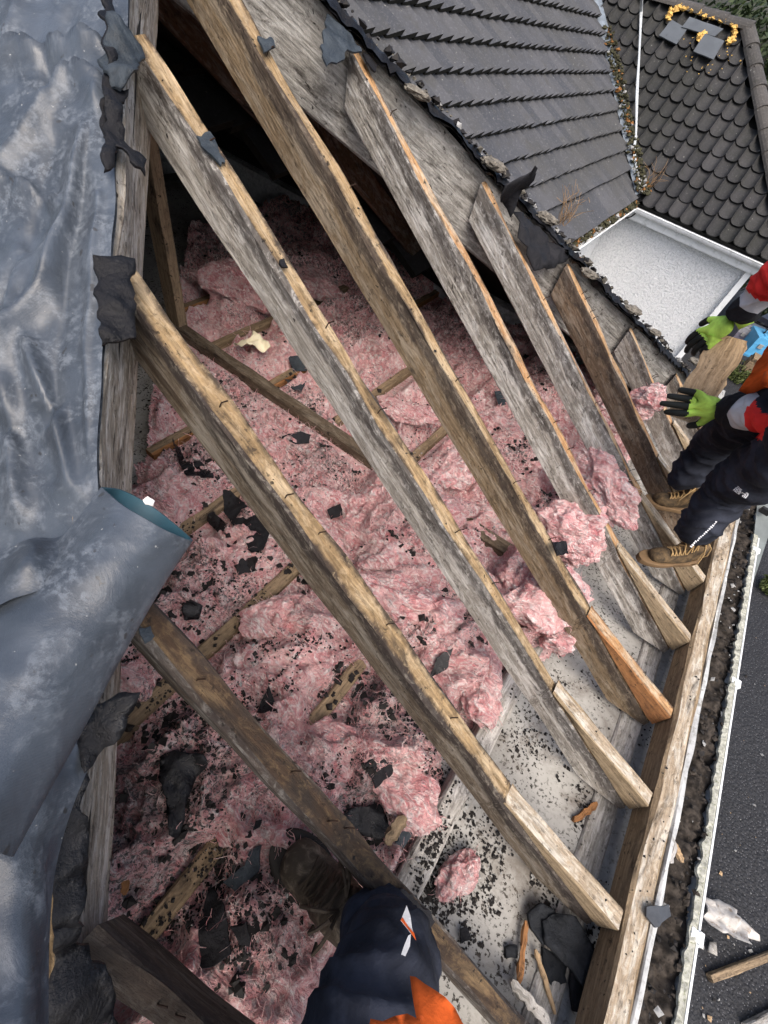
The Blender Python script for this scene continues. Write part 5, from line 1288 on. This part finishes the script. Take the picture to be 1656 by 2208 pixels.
def print_on(px0, py0, px1, py1, items, parent, name, base_d=None):
    """lettering laid on the cloth: local x runs from pixel 0 to pixel 1"""
    a, na, r = cast(px0, py0); b, nb_, _ = cast(px1, py1)
    if a is None or b is None: a = dist(px0, py0, base_d or 1.9); b = dist(px1, py1, base_d or 1.9); na = -ray(px0, py0).normalized()
    X = (b - a); k = X.length; X.normalize(); Nn = (na + (nb_ if nb_ is not None else na)).normalized(); Nn = (Nn - X * Nn.dot(X)).normalized(); Y = Nn.cross(X)
    mb = MB()
    for vs, fs in items:
        w = []
        for v in vs:
            p = a + X * v.x * k + Y * v.y * k + Nn * .03; h = bvA.ray_cast(p, -Nn, .08); w.append((h[0] if h[0] is not None else p - Nn * .03) + Nn * (.003 + v.z * k))
        mb.add(w, fs)
    return link(name, mb, M_PRINT, parent=parent)
vs, fs = text_mesh('THE\nNORTH\nFACE', .26)
vs = [Vector((v.x, v.y + .18, v.z)) for v in vs]
dome = []
dm = MB()
for r0, r1 in ((.06, .14), (.18, .26), (.30, .40)):
    n = 10; P = [[Vector((.86 + math.cos(math.pi / 2 * i / n) * q, -.35 + math.sin(math.pi / 2 * i / n) * q * 1.9, 0)) for q in (r0, r1)] for i in range(n + 1)]; dm.grid(P)
print_on(1585, 1052, 1608, 1066, [(vs, fs), (dm.v, dm.f)], bodyA, 'trouser_logo')
mk = MB()
for i in range(16):
    x = i / 16; mk.box((x, random.uniform(-.01, .01), 0), .04, random.uniform(.025, .06), .004)
print_on(1490, 1178, 1548, 1122, [(mk.v, mk.f)], bodyA, 'trouser_stripe')
gm = MB(); gc_ = lerp(w1, dist(1478, 868, 1.90), .18); gd = (dist(1478, 868, 1.90) - w1).normalized(); gn = -gc_.normalized(); gl_ = gd.cross(gn).normalized()
for a, b, sx, sy in ((0, .012, .02, .003), (0, .004, .02, .003), (-.008, .008, .003, .011), (.008, .008, .003, .011)): gm.box(gc_ + gn * .030 + gd * a + gl_ * b, sx, sy, .002, 0, (gd, gl_, gn))
link('glove_mark', gm, M_GBLK, parent=gl1)
tag(pw, 'worker in navy trousers, tan boots and lime gloves stooping at the right edge', 'person')
# held offcut
ta, tb = dist(1472, 905, 1.98), dist(1580, 728, 2.17)
mb = MB(); d = (tb - ta); L = d.length; d.normalize(); vw = -((ta + tb) / 2).normalized(); s = d.cross(vw).normalized(); P = []; Gc = []
for i in range(15):
    t_ = i / 14; c = ta + d * (L * t_); w = .058 + .008 * nz((t_ * 6, 1, 2)); j = .012 * nz((t_ * 9, 5, 2))
    if i in (0, 14): w *= .8
    P.append([c - s * w + vw * .02, c + s * w + vw * .02, c + s * (w + j) - vw * .025, c - s * (w - j) - vw * .025]); Gc += [Vector((L * t_ + 30, x, y)) for x, y in ((0, 0), (.1, 0), (.1, .05), (0, .05))]
mb.grid(P, closed=True, gs=Gc); mb.f += [(3, 2, 1, 0), tuple(56 + k for k in range(4))]; mb.m += [0, 0]
ht = tag(link('timber_offcut', mb, M_SPLIT), 'short broken brown timber offcut held between the worker\'s two gloves', 'timber offcut')

# --- person standing behind the camera: one leg in view
pb_ = empty('person', (.1, -.1, -1.55))
zf = -1.50
toe = atz(598, 1812, zf + .02); heel = atz(782, 2000, zf + .02)
ank = atz(800, 1985, -1.30); kne = atz(800, 2075, -.98)
kne = dist(850, 2105, .98); hipB = Vector((.20, -.46, -.62)); pelB = Vector((.26, -.50, -.56)); hipC = Vector((.38, -.48, -.62)); kneC = Vector((.62, -.20, -1.02)); ankC = Vector((.70, -.36, -1.42))
toe2 = Vector((.62, -.12, -1.60)); heel2 = Vector((.72, -.38, -1.60))
J = {'pel': (pelB, (.16, .12)), 'h1': (hipB, .11), 't1': (lerp(hipB, kne, .5), .100), 'k1': (kne, .082), 'c1': (lerp(kne, ank, .5), .074), 'a1': (ank, .066),
     'h2': (hipC, .10), 'k2': (kneC, .075), 'a2': (ankC, .06), 'sp': (Vector((.26, -.56, -.32)), (.15, .11)), 'ch': (Vector((.24, -.58, -.08)), (.16, .11)), 'nk': (Vector((.22, -.56, .10)), .055), 'hd': (Vector((.20, -.52, .25)), .09),
     's1': (Vector((.05, -.62, .02)), .065), 'e1': (Vector((-.08, -.72, -.22)), .05), 'w1': (Vector((-.06, -.58, -.42)), .04), 's2': (Vector((.43, -.62, .02)), .065), 'e2': (Vector((.56, -.72, -.22)), .05), 'w2': (Vector((.54, -.58, -.42)), .04)}
E = [('pel', 'h1'), ('h1', 't1'), ('t1', 'k1'), ('k1', 'c1'), ('c1', 'a1'), ('pel', 'h2'), ('h2', 'k2'), ('k2', 'a2'), ('pel', 'sp'), ('sp', 'ch'), ('ch', 'nk'), ('nk', 'hd'), ('ch', 's1'), ('s1', 'e1'), ('e1', 'w1'), ('ch', 's2'), ('s2', 'e2'), ('e2', 'w2')]
def regB(p, best):
    a, b = best[1], best[2]
    if b == 'hd': return 'skin'
    if b in ('h1', 't1', 'k1', 'c1', 'a1', 'h2', 'k2', 'a2'): return 'navy'
    return 'orange'
bodyB = person_body('body', J, E, 'pel', {'navy': M_NAVY, 'orange': M_ORNG, 'skin': M_SKIN}, regB, .018, pb_)
boot(heel, toe, pb_, M_DBOOT, M_SOLED, M_LACED, kne - ank, 1.36)
boot(heel2, toe2, pb_, M_DBOOT, M_SOLED, M_LACED, kneC - ankC, 1.05)
for wv, dd_ in ((J['w1'][0], (.2, .5, -1)), (J['w2'][0], (-.2, .5, -1))):
    glove(wv, dd_, (0, 1, .3), (.3, .3, .35, .4), 1, pb_, 1.0)
bm = bmesh.new(); bmesh.ops.create_icosphere(bm, subdivisions=3, radius=.1); mb = MB(); mb.add([Vector((.20, -.55, .29)) + v.co * (1 + .06 * nz(v.co, 30)) for v in bm.verts], [[v.index for v in f.verts] for f in bm.faces]); bm.free(); link('hair', mb, M_HAIR, parent=pb_, smooth=True)
o = patch('vest_hem', [(882, 2100), (895, 2103), (960, 2150), (1020, 2230), (1120, 2420), (1000, 2560), (880, 2420), (905, 2230), (893, 2170)], lambda a, b: dist(a, b, .62), M_ORNG, thick=.004, crum=.016, lift=0, res=.009, seed=510, parent=pb_)
o = patch('vest_front', [(800, 2200), (850, 2193), (905, 2200), (930, 2300), (960, 2560), (760, 2560), (780, 2300)], lambda a, b: dist(a, b, .58), M_ORNG, thick=.004, crum=.014, lift=0, res=.009, seed=511, parent=pb_)
lb = patch('reflective_tab', [(877, 1952), (885, 1975), (896, 2025), (882, 2008), (864, 1985)], lambda a, b: dist(a, b, .86), M_REFL, thick=.003, crum=.002, lift=0, res=.01, seed=512, parent=pb_)
patch('tab_edge', [(864, 1984), (882, 2006), (897, 2028), (893, 2012), (868, 1978)], lambda a, b: dist(a, b, .857), M_ORNG, thick=.003, crum=.001, lift=0, res=.01, seed=513, parent=pb_)
patch('reflective_stripe', [(880, 2018), (886, 2014), (884, 2040), (874, 2062), (865, 2058)], lambda a, b: dist(a, b, .85), M_REFL, thick=.003, crum=.001, lift=0, res=.01, seed=514, parent=pb_)
tag(pb_, 'person in navy trousers and scuffed dark boot standing in the wool at the bottom edge', 'person')
